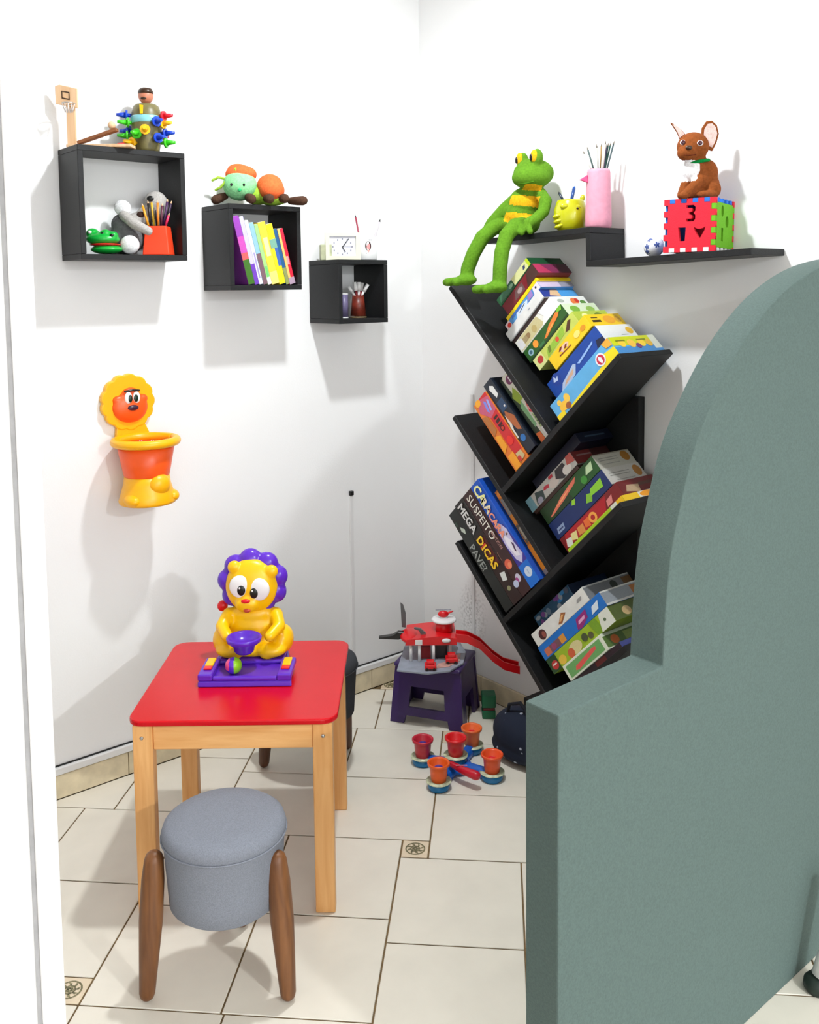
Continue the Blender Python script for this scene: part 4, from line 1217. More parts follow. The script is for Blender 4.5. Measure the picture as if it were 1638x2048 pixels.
# --- caterpillar plush
MINT = plush('mint', (150, 226, 160))
PEACH = plush('orange', (250, 112, 62))
BRN = plush('brown', (82, 58, 46))
LGN = plush('lime', (166, 206, 70))
ct = thing('caterpillar_plush', 'mint green caterpillar plush with orange cap on middle cube shelf', 'soft toy', (-0.80, -0.095, 1.8215), FACE)
hcx, hrr = (-0.043, -0.03, 0.068), (0.055, 0.05, 0.05)
hd = MB().ell(hcx, *hrr, 32, 20).build('head', MINT, ct)
for x, z in ((-0.062, 0.066), (-0.022, 0.065)):
    MB().ell((x, front(hcx, hrr, x, z) , z), 0.0042, 0.003, 0.005, 12, 8).build('eye', BLK, hd)
MB().ell((-0.036, -0.079, 0.048), 0.006, 0.005, 0.006, 12, 8).build('nose', plush('jade', (60, 190, 120)), hd)
b = MB()
b.ell((-0.04, -0.022, 0.104), 0.052, 0.044, 0.03)
b.ell((-0.05, -0.02, 0.121), 0.034, 0.032, 0.018)
b.blend('cap', PEACH, ct, 0.004, 5)
b = MB()
b.ell((0.052, -0.01, 0.064), 0.044, 0.045, 0.042)
b.ell((0.06, -0.025, 0.052), 0.042, 0.042, 0.036)
b.blend('body_segment', PEACH, ct, 0.0045, 4)
b = MB()
b.ell((0.01, 0.0, 0.04), 0.05, 0.04, 0.034)
b.ell((0.06, -0.01, 0.024), 0.05, 0.035, 0.022)
b.blend('belly', LGN, ct, 0.0045, 4)
for pth in ([(-0.065, -0.03, 0.105), (-0.085, -0.045, 0.088), (-0.11, -0.05, 0.092), (-0.128, -0.05, 0.083)], [(-0.07, -0.04, 0.1), (-0.05, -0.06, 0.118), (-0.045, -0.06, 0.1)], [(-0.075, -0.055, 0.09), (-0.1, -0.055, 0.06), (-0.118, -0.05, 0.052)]):
    MB().tube(pth, 0.0042, 8).build('antenna', LGN, ct)
for (a, c) in (((-0.095, -0.02, 0.035), (-0.122, -0.035, 0.022)), ((-0.01, -0.07, 0.026), (0.006, -0.104, 0.0165)), ((0.045, -0.05, 0.022), (0.062, -0.09, 0.018)), ((0.085, -0.01, 0.026), (0.105, -0.05, 0.022)), ((0.118, 0.0, 0.0185), (0.162, -0.03, 0.0165))):
    a, c = Vector(a), Vector(c)
    MB().tube([a, a.lerp(c, 0.5), c], [0.012, 0.0145, 0.0155], 14).build('foot', BRN, ct)

# --- books in the middle cube shelf
GB = 'books leaning in the middle cube shelf'
x = -0.872
for i, (T, Hh, rgb, sp, lb) in enumerate((
        (0.023, 0.222, (150, 60, 176), [((0, 0, 1, .36), (60, 110, 30)), ((0, .36, 1, .46), (226, 90, 90)), ((0, .46, 1, .7), (196, 76, 176))], 'purple picture book furthest left in the leaning row'),
        (0.015, 0.222, (196, 190, 232), [((0, 0, 1, .3), (110, 60, 180))], 'lavender book beside the purple picture book'),
        (0.014, 0.21, (222, 224, 236), [((0.3, .1, .7, .5), (160, 150, 200))], 'white thin book third in the leaning row'),
        (0.016, 0.203, (140, 186, 212), [((0, 0, 1, .5), (120, 90, 100))], 'pale blue book in the leaning row'),
        (0.014, 0.198, (160, 206, 130), [((0, 0, 1, .12), (240, 240, 236)), ((0.2, .12, .8, .3), (110, 200, 110))], 'soft green thin book in the leaning row'),
        (0.028, 0.205, (250, 206, 60), [((0, 0, 1, .2), (244, 216, 120)), ((.2, .45, .8, .75), (250, 220, 160))], 'thick yellow book in the leaning row'),
        (0.024, 0.2, (250, 226, 20), [((0, .6, 1, .75), (120, 170, 150)), ((.5, .3, 1, .6), (60, 100, 180))], 'lemon yellow book with blue patches in the leaning row'),
        (0.013, 0.186, (30, 90, 140), [((0, 0, 1, .3), (140, 150, 90))], 'blue thin book left of the red one'),
        (0.022, 0.186, (220, 30, 60), [((0, 0, .4, 1), (226, 190, 110)), ((.4, .35, .8, .5), (240, 150, 150)), ((0, 0, 1, .12), (176, 150, 170))], 'red book furthest right in the leaning row'))):
    th = math.radians(-14.0)
    M = Matrix.Translation((x, -0.165, 1.5655)) @ Matrix.Rotation(th, 4, 'Y')
    o = MB().box(0, T, 0, 0.14, 0, Hh).build('book', mat('book_cover_%d' % i, lin(*rgb), 0.4, 0.05, 40), None, 0.0012, 2)
    o.matrix_basis = M
    tag(o, lb, 'book', GB)
    MB().box(0.0025, T - 0.0025, 0.003, 0.137, Hh - 0.004, Hh + 0.0004).build('pages', mat('paper_pages', (0.78, 0.76, 0.7), 0.8, 0.06, 200), o)
    p = MB()
    for k, ((u0, v0, u1, v1), c) in enumerate(sp):
        y = -0.0004 - 0.0001 * k
        p.flat([(u0 * T, v0 * Hh), (u1 * T, v0 * Hh), (u1 * T, v1 * Hh), (u0 * T, v1 * Hh)], y, lin(*c))
    p.build('spine_print', PC, o)
    x += T / math.cos(th) + 0.0006

# --- clock, cream box and picture mug on the smallest cube shelf
CREAM = plastic('cream', (226, 226, 200), 0.45)
ck = thing('desk_clock', 'square cream desk clock with white face on smallest cube shelf', 'clock', (-0.462, -0.118, 1.6505), math.radians(-28))
w, hgt = 0.062, 0.096
plate('frame', [(-w, 0), (w, 0), (w, hgt), (-w, hgt)], [[(-0.048, 0.014), (0.046, 0.014), (0.046, 0.084), (-0.048, 0.084)]], 0.03, CREAM, ck)
fcb = MB().box(-0.05, 0.048, 0.008, 0.028, 0.012, 0.086).build('dial', plastic('clock_white', (222, 222, 236), 0.5), ck)
tk = MB()
for k in range(12):
    a = 2 * PI * k / 12
    u, v = -0.001 + 0.034 * math.sin(a), 0.047 + 0.027 * math.cos(a)
    tk.box(u - 0.0018, u + 0.0018, 0.0072, 0.0079, v - 0.003, v + 0.003)
tk.build('hour_marks', plastic('slate', (120, 120, 136)), fcb)
hh = MB()
hh.prism([(-0.003, 0.046), (0.000, 0.044), (0.022, 0.074), (0.020, 0.0755)], 0.0055, 0.0064)
hh.build('minute_hand', BLK, fcb)
MB().prism([(-0.002, 0.049), (-0.004, 0.047), (0.008, 0.027), (0.0105, 0.0285)], 0.0048, 0.0054).build('hour_hand', BLK, fcb)
MB().prism([(0.0, 0.0466), (0.036, 0.0466), (0.036, 0.0474), (0.0, 0.0474)], 0.0066, 0.007).build('second_hand', plastic('slate', (120, 120, 136)), fcb)
bx = MB().box(-0.02, 0.02, -0.02, 0.02, 0, 0.055)
o = bx.build('trinket_box', mat('box_pale_olive', lin(176, 180, 146), 0.6, 0.12, 50), None, 0.002, 2)
place(o, (-0.502, -0.068, 1.6505), math.radians(-28))
tag(o, 'small pale olive box behind the cream desk clock', 'box')

mg = thing('photo_mug', 'white mug printed with portrait, beside the desk clock', 'mug', (-0.351, -0.105, 1.6505), FACE)
b = MB()
b.lathe([(0.0, 0.0), (0.037, 0.0), (0.04, 0.004), (0.04, 0.083), (0.037, 0.083), (0.036, 0.01), (0.0, 0.008)], 40)
b.build('body', mat('glazed_white', (0.8, 0.8, 0.8), 0.15, 0.01, 20), mg)
b = MB()
b.tube([(-0.038, 0, 0.066), (-0.052, 0, 0.07), (-0.06, 0, 0.055), (-0.06, 0, 0.03), (-0.052, 0, 0.012), (-0.038, 0, 0.014)], 0.005, 10)
b.build('handle', MATS['glazed_white'], mg)


def wrap(poly, r, col, mb):
    """print wrapped on a cylinder of radius r; polygon in (arc length, z)"""
    vs = [(r * math.sin(u / r), -r * math.cos(u / r), z) for u, z in poly]
    mb.add(vs, [tuple(range(len(vs)))], 0, False, None, lin(*col))


p = MB()
wrap(oval(0.010, 0.05, 0.0115, 0.017), 0.0404, (56, 24, 26), p)
wrap(oval(0.011, 0.048, 0.0062, 0.0105), 0.0407, (238, 140, 140), p)
wrap([(0.006, 0.036), (0.016, 0.036), (0.012, 0.026)], 0.0409, (222, 160, 150), p)
wrap([(-0.026, 0.03), (0.0, 0.03), (0.0, 0.032), (-0.026, 0.032)], 0.0404, (150, 170, 170), p)
wrap([(-0.02, 0.022), (0.004, 0.022), (0.004, 0.0245), (-0.02, 0.0245)], 0.0404, (110, 130, 130), p)
wrap([(0.012, 0.07), (0.024, 0.07), (0.024, 0.073), (0.012, 0.073)], 0.0404, (120, 130, 130), p)
p.build('portrait_print', PC, mg)
GPn = 'pens in the photo mug'
ML = (-0.351, -0.105, 1.6505)
stick('pen', 'thin crimson pen standing in the photo mug', 'pen', ML, (-0.012, 0.0, 0.02), (-0.036, 0.005, 0.155), 0.0032, plastic('crimson', (150, 40, 66)), (0.01, 'tip', BLK), GPn)
stick('pen', 'translucent white pen leaning left in the photo mug', 'pen', ML, (0.014, -0.01, 0.02), (-0.066, 0.0, 0.142), 0.0032, plastic('pale_white', (226, 226, 230)), (0.01, 'tip', WHT), GPn)
stick('pen', 'grey printed pen leaning right in the photo mug', 'pen', ML, (0.012, 0.0, 0.02), (0.05, 0.0, 0.138), 0.0042, plastic('pale_grey', (196, 190, 196)), (0.01, 'tip', BLK), GPn)

# --- jar and glass in the smallest cube shelf
jr = thing('tube_jar', 'slim purple grey tube with white ends in smallest cube shelf', 'jar', (-0.452, -0.105, 1.4446), FACE)
MB().lathe([(0.0, 0.004), (0.0145, 0.004), (0.0145, 0.084), (0.0, 0.084)], 24).build('body', mat('jar_purple_grey', lin(104, 96, 130), 0.4, 0.12, 60), jr)
for z in (0.0, 0.0842):
    MB().lathe([(0.0, z), (0.0148, z), (0.0148, z + 0.0038), (0.0, z + 0.0038)], 24).build('cap', WHT, jr)
gl = thing('pen_glass', 'dark red and brown beaker in smallest cube shelf', 'cup', (-0.390, -0.105, 1.4446), FACE)
MB().lathe([(0.0, 0.0), (0.03, 0.0), (0.03, 0.004), (0.0, 0.006)], 28).build('base_rim', mat('brass', lin(150, 130, 96), 0.4, 0.1, 50), gl)
MB().lathe([(0.0, 0.0065), (0.028, 0.0065), (0.021, 0.08), (0.018, 0.08), (0.0, 0.07)], 28).build('body', mat('beaker_red_brown', lin(112, 40, 26), 0.4, 0.55, 40), gl)
GM = 'white markers in the dark beaker'
for i, (x, tx, tz, lb) in enumerate(((-0.010, -0.034, 0.112, 'white marker leaning furthest left in dark beaker'), (-0.004, -0.012, 0.128, 'broad white marker in dark beaker'), (0.002, 0.004, 0.128, 'white marker in the middle of dark beaker'), (0.006, 0.016, 0.126, 'silver topped marker in dark beaker'), (0.010, 0.036, 0.12, 'white marker leaning furthest right in dark beaker'))):
    d = Vector((tx - x, 0, tz - 0.076)).normalized()
    o = MB().cyl((x, -0.004 + 0.003 * i, 0.076), (x + d.x * 0.02, -0.004 + 0.003 * i, 0.076 + d.z * 0.02), 0.004, 0.005, 10).build('marker', plastic('marker_red', (130, 20, 30)) if i % 2 else WHT)
    place(o, (-0.390, -0.105, 1.4446), FACE)
    tag(o, lb, 'marker', GM)
    MB().cyl((x + d.x * 0.021, -0.004 + 0.003 * i, 0.076 + d.z * 0.021), (tx, -0.004 + 0.003 * i, tz), 0.0065, 0.0065, 10).build('cap', WHT if i != 3 else mat('silver', (0.5, 0.5, 0.5), 0.35, 0.05, 40), o)

# --- frog plush sitting on the wall shelf, feet resting on the bookcase (built in room directions)
FG = plush('frog_green', (92, 138, 36))
FY = plush('frog_yellow', (226, 172, 30))
fz = shelf_z(-0.64, True)
fo = thing('frog_plush', 'long legged green frog plush with yellow belly stripes on wall shelf', 'soft toy', (-0.11, -0.64, fz))


def W(x, y, z):
    return Vector((x + 0.11, y + 0.64, z - fz))


b = MB()
RF = rotZ(FACE)
b.ell(W(-0.1, -0.632, fz + 0.043), 0.066, 0.05, 0.044, 24, 14, 0, None, RF)
b.ell(W(-0.106, -0.644, 1.79), 0.062, 0.048, 0.05, 24, 14, 0, None, RF)
b.ell(W(-0.106, -0.660, 1.83), 0.056, 0.043, 0.048, 24, 14, 0, None, RF)
b.ell(W(-0.1, -0.682, 1.866), 0.032, 0.03, 0.026, 24, 14, 0, None, RF)
b.ell(W(-0.1, -0.690, 1.920), 0.067, 0.056, 0.047, 28, 16, 0, None, RF)
b.ell(W(-0.122, -0.700, 1.904), 0.064, 0.05, 0.038, 28, 16, 0, None, RF)
b.ell(W(-0.12, -0.660, 1.963), 0.02, 0.02, 0.027)
b.ell(W(-0.12, -0.724, 1.966), 0.02, 0.02, 0.029)
# arms
b.tube([W(-0.11, -0.632, 1.85), W(-0.14, -0.595, 1.81), W(-0.165, -0.558, 1.765), W(-0.172, -0.55, 1.748)], [0.021, 0.02, 0.018, 0.017], 12)
b.tube([W(-0.10, -0.72, 1.852), W(-0.108, -0.750, 1.825), W(-0.126, -0.757, 1.79), W(-0.155, -0.752, 1.766), W(-0.178, -0.740, 1.752)], [0.021, 0.022, 0.02, 0.019, 0.019], 12)
for (dx, dy, dz) in ((-0.012, 0.03, -0.026), (-0.02, 0.004, -0.03), (-0.012, -0.026, -0.028)):
    b.tube([W(-0.18, -0.735, 1.752), W(-0.18 + dx, -0.735 + dy, 1.752 + dz)], [0.011, 0.0105], 10)
# legs
for (yh, yk, ya, yf, za, tw) in ((-0.605, -0.59, -0.555, -0.56, 1.58, 0.014), (-0.685, -0.70, -0.705, -0.70, 1.555, -0.004)):
    b.tube([W(-0.12, yh, fz + 0.036), W(-0.19, (yh + yk) / 2, fz + 0.03), W(-0.238, yk, fz - 0.004), W(-0.262, (yk + ya) / 2, 1.66), W(-0.272, ya, 1.61), W(-0.275, ya, za)], [0.027, 0.026, 0.025, 0.024, 0.0235, 0.023], 14)
    b.ell(W(-0.285, yf, za - 0.006), 0.034, 0.04, 0.019)
    for (dx, dy) in ((-0.026, 0.066), (-0.05, 0.03), (-0.056, -0.012)):
        b.tube([W(-0.29, yf + dy * 0.3, za - 0.008), W(-0.285 + dx, yf + dy, za - 0.013)], [0.0145, 0.0145], 10)


def frog_region(c):
    x, y, z = c.x - 0.11, c.y - 0.64, c.z + fz
    yc_ = -0.644 - (z - 1.79) * 0.42
    r = (x + 0.1) * 0.769 - (y - yc_) * 0.639
    d = (x + 0.1) * 0.639 + (y - yc_) * 0.769
    t = z + r * 0.12
    if d < -0.012 and -0.062 < r < 0.046 and d > -0.078:
        if 1.862 < t < 1.879 and abs(r) < 0.03:
            return 1
        if 1.812 < t < 1.845 or 1.757 < t < 1.789:
            return 1
    return 0


fb = b.blend('body', [FG, FY], fo, 0.0042, 5, frog_region)
for y, z in ((-0.656, 1.967), (-0.720, 1.97)):
    e = MB().ell(W(-0.1335, y - 0.003, z), 0.0095, 0.0135, 0.0205).build('eye', FY, fo)
    MB().ell(W(-0.1415, y + 0.003, z - 0.004), 0.004, 0.0065, 0.011).build('pupil', BLK, e)
MB().tube([W(-0.168, -0.668, 1.888), W(-0.1685, -0.69, 1.882), W(-0.163, -0.715, 1.8815), W(-0.152, -0.738, 1.886)], 0.0026, 8).build('mouth', plush('frog_dark', (70, 116, 24)), fo)

# --- owl pot, pink vase
OLG = mat('glazed_acid_yellow', lin(186, 186, 10), 0.25, 0.05, 20, 0, None, 0.5, 0.3)
zp = shelf_z(-0.817, True)
op = thing('owl_pot', 'acid yellow owl shaped pot between frog and pink vase', 'pot', (-0.085, -0.834, zp), FACE)
b = MB()
b.lathe([(0.0, 0.0), (0.036, 0.0), (0.046, 0.015), (0.053, 0.042), (0.052, 0.068), (0.044, 0.094), (0.041, 0.1), (0.037, 0.1), (0.04, 0.09), (0.0, 0.08)], 36)
b.build('body', OLG, op)
MB().ell((0.038, 0.0, 0.104), 0.008, 0.007, 0.014, 12, 10, 0, None, rotY(0.3)).build('ear', OLG, op)
for (x, z) in ((-0.026, 0.078), (0.012, 0.074)):
    MB().ell((x, -0.042, z), 0.014, 0.007, 0.009).build('eye', OLG, op)
MB().ell((0.014, -0.0505, 0.070), 0.004, 0.002, 0.003).build('pupil', plastic('dark_brown', (56, 34, 16)), op)
for k, z in enumerate((0.05, 0.034, 0.018)):
    MB().ell((-0.044 + 0.003 * k, -0.026, z), 0.018, 0.012, 0.007, 14, 8, 0, None, rotY(-0.35)).build('feather', OLG, op)
GO = 'pens in the owl pot'
stick('pen', 'dark navy pen leaning left in the acid yellow pot', 'pen', (-0.085, -0.834, zp), (-0.012, 0, 0.081), (-0.035, 0, 0.122), 0.004, plastic('navy', (24, 40, 60)), (0.006, 'tip', BLK), GO)
stick('pen', 'blue toothed pen standing tallest in the acid yellow pot', 'pen', (-0.085, -0.834, zp), (0.0, 0, 0.081), (0.012, 0, 0.138), 0.0052, plastic('pen_blue', (30, 70, 140)), (0.006, 'tip', BLUE), GO)

zv = shelf_z(-0.951, True)
PNK = mat('matt_pink_ceramic', lin(222, 150, 170), 0.6, 0.06, 60, 0.15, 200)
vs_ = thing('pink_vase', 'tall pink bird vase holding thin brushes on wall shelf', 'vase', (-0.09, -0.951, zv), FACE)
MB().lathe([(0.0, 0.0), (0.036, 0.0), (0.0405, 0.008), (0.0405, 0.03), (0.038, 0.1), (0.0355, 0.17), (0.034, 0.179), (0.031, 0.179), (0.03, 0.16), (0.0, 0.15)], 40).build('body', PNK, vs_)
MB().prism([(-0.061, 0.148), (-0.036, 0.163), (-0.034, 0.138)], -0.012, -0.002).build('beak', plastic('magenta', (220, 60, 120)), vs_, 0.002, 2)
GV = 'brushes in the pink vase'
for i, (x, tx, tz, c, lb) in enumerate(((-0.012, -0.046, 0.238, (200, 200, 196), 'white thin brush leaning furthest left in pink vase'), (-0.008, -0.034, 0.25, (60, 80, 80), 'dark grey thin brush at left in pink vase'), (0.0, -0.006, 0.258, (176, 176, 170), 'silver thin brush in pink vase'),
                                        (0.004, 0.009, 0.262, (150, 120, 70), 'tan brush in pink vase'), (0.007, 0.018, 0.266, (200, 190, 180), 'cream brush in pink vase'), (0.009, 0.021, 0.256, (90, 70, 110), 'violet brush in pink vase'),
                                        (0.012, 0.028, 0.262, (24, 70, 66), 'deep teal brush in pink vase'), (0.014, 0.036, 0.264, (30, 90, 80), 'sea green brush near the right of pink vase'), (0.016, 0.043, 0.266, (60, 80, 84), 'dark slate brush furthest right in pink vase'))):
    y = -0.010 + 0.005 * (i % 4)
    stick('brush', lb, 'brush', (-0.09, -0.951, zv), (x, y, 0.152), (tx, y, tz - 0.012), 0.0026, plastic('brush_%d' % i, c, 0.45), (0.012, 'bristles', plastic('bristle', (120, 110, 96))), GV)

# --- football
zb = shelf_z(-1.152, False)
fb_ = MB().ell((0, 0, 0), 0.0295, None, None, 32, 20).build('toy_football', WHT)
place(fb_, (-0.092, -1.158, zb + 0.0296), 0.4)
tag(fb_, 'small white and blue football on wall shelf', 'ball')
FB = plastic('football_blue', (70, 90, 150))
for (az, el) in ((-150, 10), (-90, -35), (-80, 35), (-215, -30), (-30, 0), (-200, 45), (80, 10), (150, 0)):
    a, e = math.radians(az), math.radians(el)
    d = Vector((math.cos(e) * math.cos(a), math.cos(e) * math.sin(a), math.sin(e)))
    u = d.orthogonal().normalized()
    w_ = d.cross(u)
    pv = [d * 0.0298 * math.cos(0.32) + (u * math.cos(2 * PI * k / 5) + w_ * math.sin(2 * PI * k / 5)) * 0.0298 * math.sin(0.32) for k in range(5)]
    MB().add([d * 0.0303] + pv, [(0, 1 + k, 1 + (k + 1) % 5) for k in range(5)]).build('panel', FB, fb_)

# --- foam puzzle cube
zc = shelf_z(-1.30, False)
fcube = thing('foam_cube', 'red and green foam puzzle cube under the brown dog', 'toy', (-0.0915, -1.306, zc + 0.0006), 0)
fcube.rotation_euler = (math.radians(-1.9), 0, math.radians(-78))
FRED = mat('foam_red', lin(220, 26, 50), 0.85, 0.05, 120, 0.3, 500)
FGRN = mat('foam_green', lin(104, 176, 20), 0.85, 0.05, 120, 0.3, 500)
FBLU = mat('foam_blue', lin(36, 110, 210), 0.85, 0.05, 120, 0.3, 500)
FWHT = mat('foam_white', lin(240, 240, 240), 0.85, 0.03, 120, 0.3, 500)
hs, ht, tt = 0.073, 0.146, 0.012


def toothed(w0, w1, h0, h1, nx, nz, dpt, rev=False):
    """outline of a foam tile; its edges step in and out"""
    pt = []
    def edge(a, c, n_, nrm):
        ax, az = a
        cx_, cz_ = c
        m = 2 * n_ + 1
        for i in range(m):
            inn = (i % 2 == 1)
            for t in (i / m, (i + 1) / m):
                x, z = ax + (cx_ - ax) * t, az + (cz_ - az) * t
                if inn:
                    x, z = x + nrm[0] * dpt, z + nrm[1] * dpt
                pt.append((x, z))
    edge((w0, h0), (w1, h0), nx, (0, 1))
    edge((w1, h0), (w1, h1), nz, (-1, 0))
    edge((w1, h1), (w0, h1), nx, (0, -1))
    edge((w0, h1), (w0, h0), nz, (1, 0))
    return pt


three = [(-0.013, 0.128), (0.008, 0.128), (0.013, 0.122), (0.013, 0.112), (0.008, 0.106), (0.013, 0.100), (0.013, 0.089), (0.008, 0.083), (-0.013, 0.083), (-0.013, 0.091), (0.002, 0.091), (0.004, 0.095), (0.002, 0.101), (-0.006, 0.103), (-0.006, 0.109), (0.002, 0.110), (0.004, 0.115), (0.002, 0.120), (-0.013, 0.120)]
three = [(x + 0.004, z) for x, z in three]
rect = [(-0.031, 0.068), (-0.009, 0.068), (-0.011, 0.03), (-0.026, 0.03)]
heart = [(0.014, 0.068), (0.022, 0.063), (0.03, 0.062), (0.039, 0.064), (0.046, 0.068), (0.044, 0.058), (0.036, 0.044), (0.03, 0.034), (0.023, 0.046), (0.016, 0.058)]
plate('red_tile', toothed(-hs, hs, 0.0, ht, 4, 4, tt), [three, rect, heart], tt, FRED, fcube, Matrix.Translation((0, -hs, 0)))
plate('red_tile', toothed(-hs, hs, 0.0, ht, 4, 4, tt), [], tt, FRED, fcube, Matrix.Translation((0, hs - tt, 0)))
Mg = Matrix.Translation((hs, 0, 0)) @ Matrix.Rotation(PI / 2, 4, 'Z')
sy = hs - tt - 0.0003
gh = [oval(-0.02, 0.112, 0.0095, 0.016), oval(0.016, 0.085, 0.0115, 0.016), [(-0.026, 0.066), (-0.012, 0.066), (-0.012, 0.03), (-0.026, 0.03)]]
plate('green_tile', [(-sy, tt), (sy, tt), (sy, ht - tt), (-sy, ht - tt)], gh, tt, FGRN, fcube, Mg)
plate('green_tile', [(-sy, tt), (sy, tt), (sy, ht - tt), (-sy, ht - tt)], [], tt, FBLU, fcube, Matrix.Translation((-hs, 0, 0)) @ Matrix.Rotation(-PI / 2, 4, 'Z'))
MB().box(-hs + tt + .0003, hs - tt - .0003, -sy, sy, ht - tt + 0.0003, ht).build('blue_tile', FBLU, fcube, 0.001, 1)
MB().box(-hs + tt + .0003, hs - tt - .0003, -sy, sy, 0, tt - 0.0003).build('white_tile', FWHT, fcube, 0.001, 1)
# interlocking tabs that show in the notches
for k in range(4):
    m = 9
    for sgn, yy in ((-1, -hs), (1, hs - tt)):
        x0 = -hs + 2 * hs * (2 * k + 1) / m
        x1 = -hs + 2 * hs * (2 * k + 2) / m
        MB().box(x0 + .0003, x1 - .0003, yy, yy + tt, ht - tt + .0003, ht).build('blue_tab', FBLU, fcube, 0.0008, 1)
        MB().box(x0 + .0003, x1 - .0003, yy, yy + tt, 0, tt - .0003).build('white_tab', FWHT, fcube, 0.0008, 1)
        z0 = ht * (2 * k + 1) / m
        z1 = ht * (2 * k + 2) / m
        MB().box(hs - tt + .0003, hs, yy, yy + tt, z0 + .0003, z1 - .0003).build('green_tab', FGRN, fcube, 0.0008, 1)
    y0 = -sy + 2 * sy * (2 * k + 0.6) / 8
    MB().box(hs - tt, hs, y0, y0 + 0.013, ht - tt + .0004, ht).build('blue_tab', FBLU, fcube, 0.0008, 1)
    MB().box(hs - tt, hs, y0, y0 + 0.013, 0, tt - .0004).build('white_tab', FWHT, fcube, 0.0008, 1)

# --- brown dog plush sitting on the cube
BRD = plush('dog_brown', (136, 74, 36))
zd = zc + ht + 0.0022
dg_ = thing('dog_plush', 'brown big eared dog plush with green collar sitting on foam cube', 'soft toy', (-0.1, -1.3066, zd), FACE)
b = MB()
b.ell((0.016, 0.012, 0.042), 0.048, 0.04, 0.042)
b.ell((0.02, 0.008, 0.075), 0.038, 0.036, 0.04)
b.ell((-0.012, -0.004, 0.082), 0.034, 0.034, 0.036)
b.ell((0.034, -0.014, 0.028), 0.026, 0.026, 0.028)
b.ell((-0.016, -0.018, 0.016), 0.03, 0.02, 0.015)
b.tube([(0.004, -0.022, 0.058), (-0.018, -0.032, 0.036), (-0.044, -0.034, 0.012)], [0.018, 0.015, 0.013], 12)
b.tube([(-0.022, 0.006, 0.07), (-0.036, -0.002, 0.04), (-0.048, -0.008, 0.013)], [0.016, 0.0135, 0.012], 12)
b.ell((-0.052, -0.036, 0.010), 0.016, 0.013, 0.009)
b.ell((0.012, -0.038, 0.012), 0.03, 0.014, 0.011)
dhc = (-0.016, -0.004, 0.146)
b.ell(dhc, 0.044, 0.04, 0.04)
b.ell((-0.038, -0.026, 0.126), 0.028, 0.025, 0.022)
b.ell((-0.006, 0.002, 0.11), 0.028, 0.028, 0.03)


def dog_region(c):
    return 1 if (0.05 < c.z < 0.106 and c.x < -0.004 - abs(c.z - 0.085) * 0.35 and c.y < 0.03) else 0


db = b.blend('body', [BRD, plush('white', (236, 236, 238))], dg_, 0.0036, 4, dog_region)
ears = (([(-0.052, 0.165), (-0.060, 0.185), (-0.080, 0.214), (-0.070, 0.21), (-0.046, 0.192), (-0.034, 0.178)], -0.004), ([(0.004, 0.172), (0.006, 0.196), (0.018, 0.214), (0.034, 0.216), (0.048, 0.203), (0.054, 0.18), (0.048, 0.156), (0.036, 0.132), (0.026, 0.136)], -0.012))
for pg, y in ears:
    e = MB().prism(pg, y, y + 0.007).build('ear', BRD, dg_, 0.003, 3)
    cxm, czm = sum(q[0] for q in pg) / len(pg), sum(q[1] for q in pg) / len(pg)
    MB().prism([(cxm + (q[0] - cxm) * 0.74, czm + (q[1] - czm) * 0.78) for q in pg], y - 0.0016, y - 0.0002).build('inner_ear', plush('pink_white', (226, 196, 190)), e)
for x, z in ((-0.008, 0.150), (-0.050, 0.154)):
    y = front(dhc, (0.044, 0.04, 0.04), x, z)
    e = MB().ell((x, y + 0.001, z), 0.0088, 0.005, 0.0075).build('eye', WHT, dg_)
    MB().ell((x - 0.001, y - 0.0032, z), 0.0064, 0.003, 0.0062).build('iris', plastic('dark_plum', (70, 20, 34)), e)
MB().ell((-0.041, -0.0505, 0.137), 0.0095, 0.006, 0.0065).build('nose', plastic('dark_brown', (56, 34, 16)), dg_)
MB().tube([(-0.052, -0.046, 0.118), (-0.036, -0.051, 0.1165), (-0.02, -0.044, 0.119)], 0.0014, 6).build('mouth', plush('dog_dark', (90, 36, 24)), dg_)
b = MB()
b.tube([(-0.005 + 0.0325 * math.cos(2 * PI * k / 28), -0.001 + 0.032 * math.sin(2 * PI * k / 28), 0.1025 + 0.006 * math.cos(2 * PI * k / 28)) for k in range(29)], 0.0048, 8, 0, None, False)
b.build('collar', plush('collar_green', (14, 130, 60)), dg_)

# --- purple step stool, toy garage, navy bag, green block
ss = thing('step_stool', 'dark purple plastic step stool carrying the toy garage', 'stool', (-0.238, -0.337, 0), math.radians(-59.8))
PURD = plastic('dark_purple', (54, 30, 92), 0.35)
Hs = 0.218
for sy_ in (-1, 1):
    tilt = Matrix.Translation((0, sy_ * 0.102 - 0.006, 0)) @ Matrix.Rotation(sy_ * math.radians(5.0), 4, 'X')
    plate('side_panel', [(-0.137, 0.001), (-0.085, 0.001), (-0.078, 0.03), (0.078, 0.03), (0.085, 0.001), (0.137, 0.001), (0.122, 0.2), (-0.122, 0.2)],
          [[(-0.068, 0.06), (0.068, 0.06), (0.062, 0.135), (-0.062, 0.135)]], 0.012, PURD, ss, tilt)
for sx in (-1, 1):
    tilt = Matrix.Translation((sx * 0.128, 0, 0)) @ Matrix.Rotation(-sx * math.radians(4.0), 4, 'Y') @ Matrix.Rotation(PI / 2, 4, 'Z') @ Matrix.Translation((0, -0.006, 0))
    plate('side_panel', [(-0.092, 0.002), (-0.05, 0.002), (-0.045, 0.1), (0.045, 0.1), (0.05, 0.002), (0.092, 0.002), (0.078, 0.2), (-0.078, 0.2)], [], 0.012, PURD, ss, tilt)
MB().box(-0.125, 0.125, -0.1, 0.1, 0.2, Hs).build('top', PURD, ss, 0.008, 3)

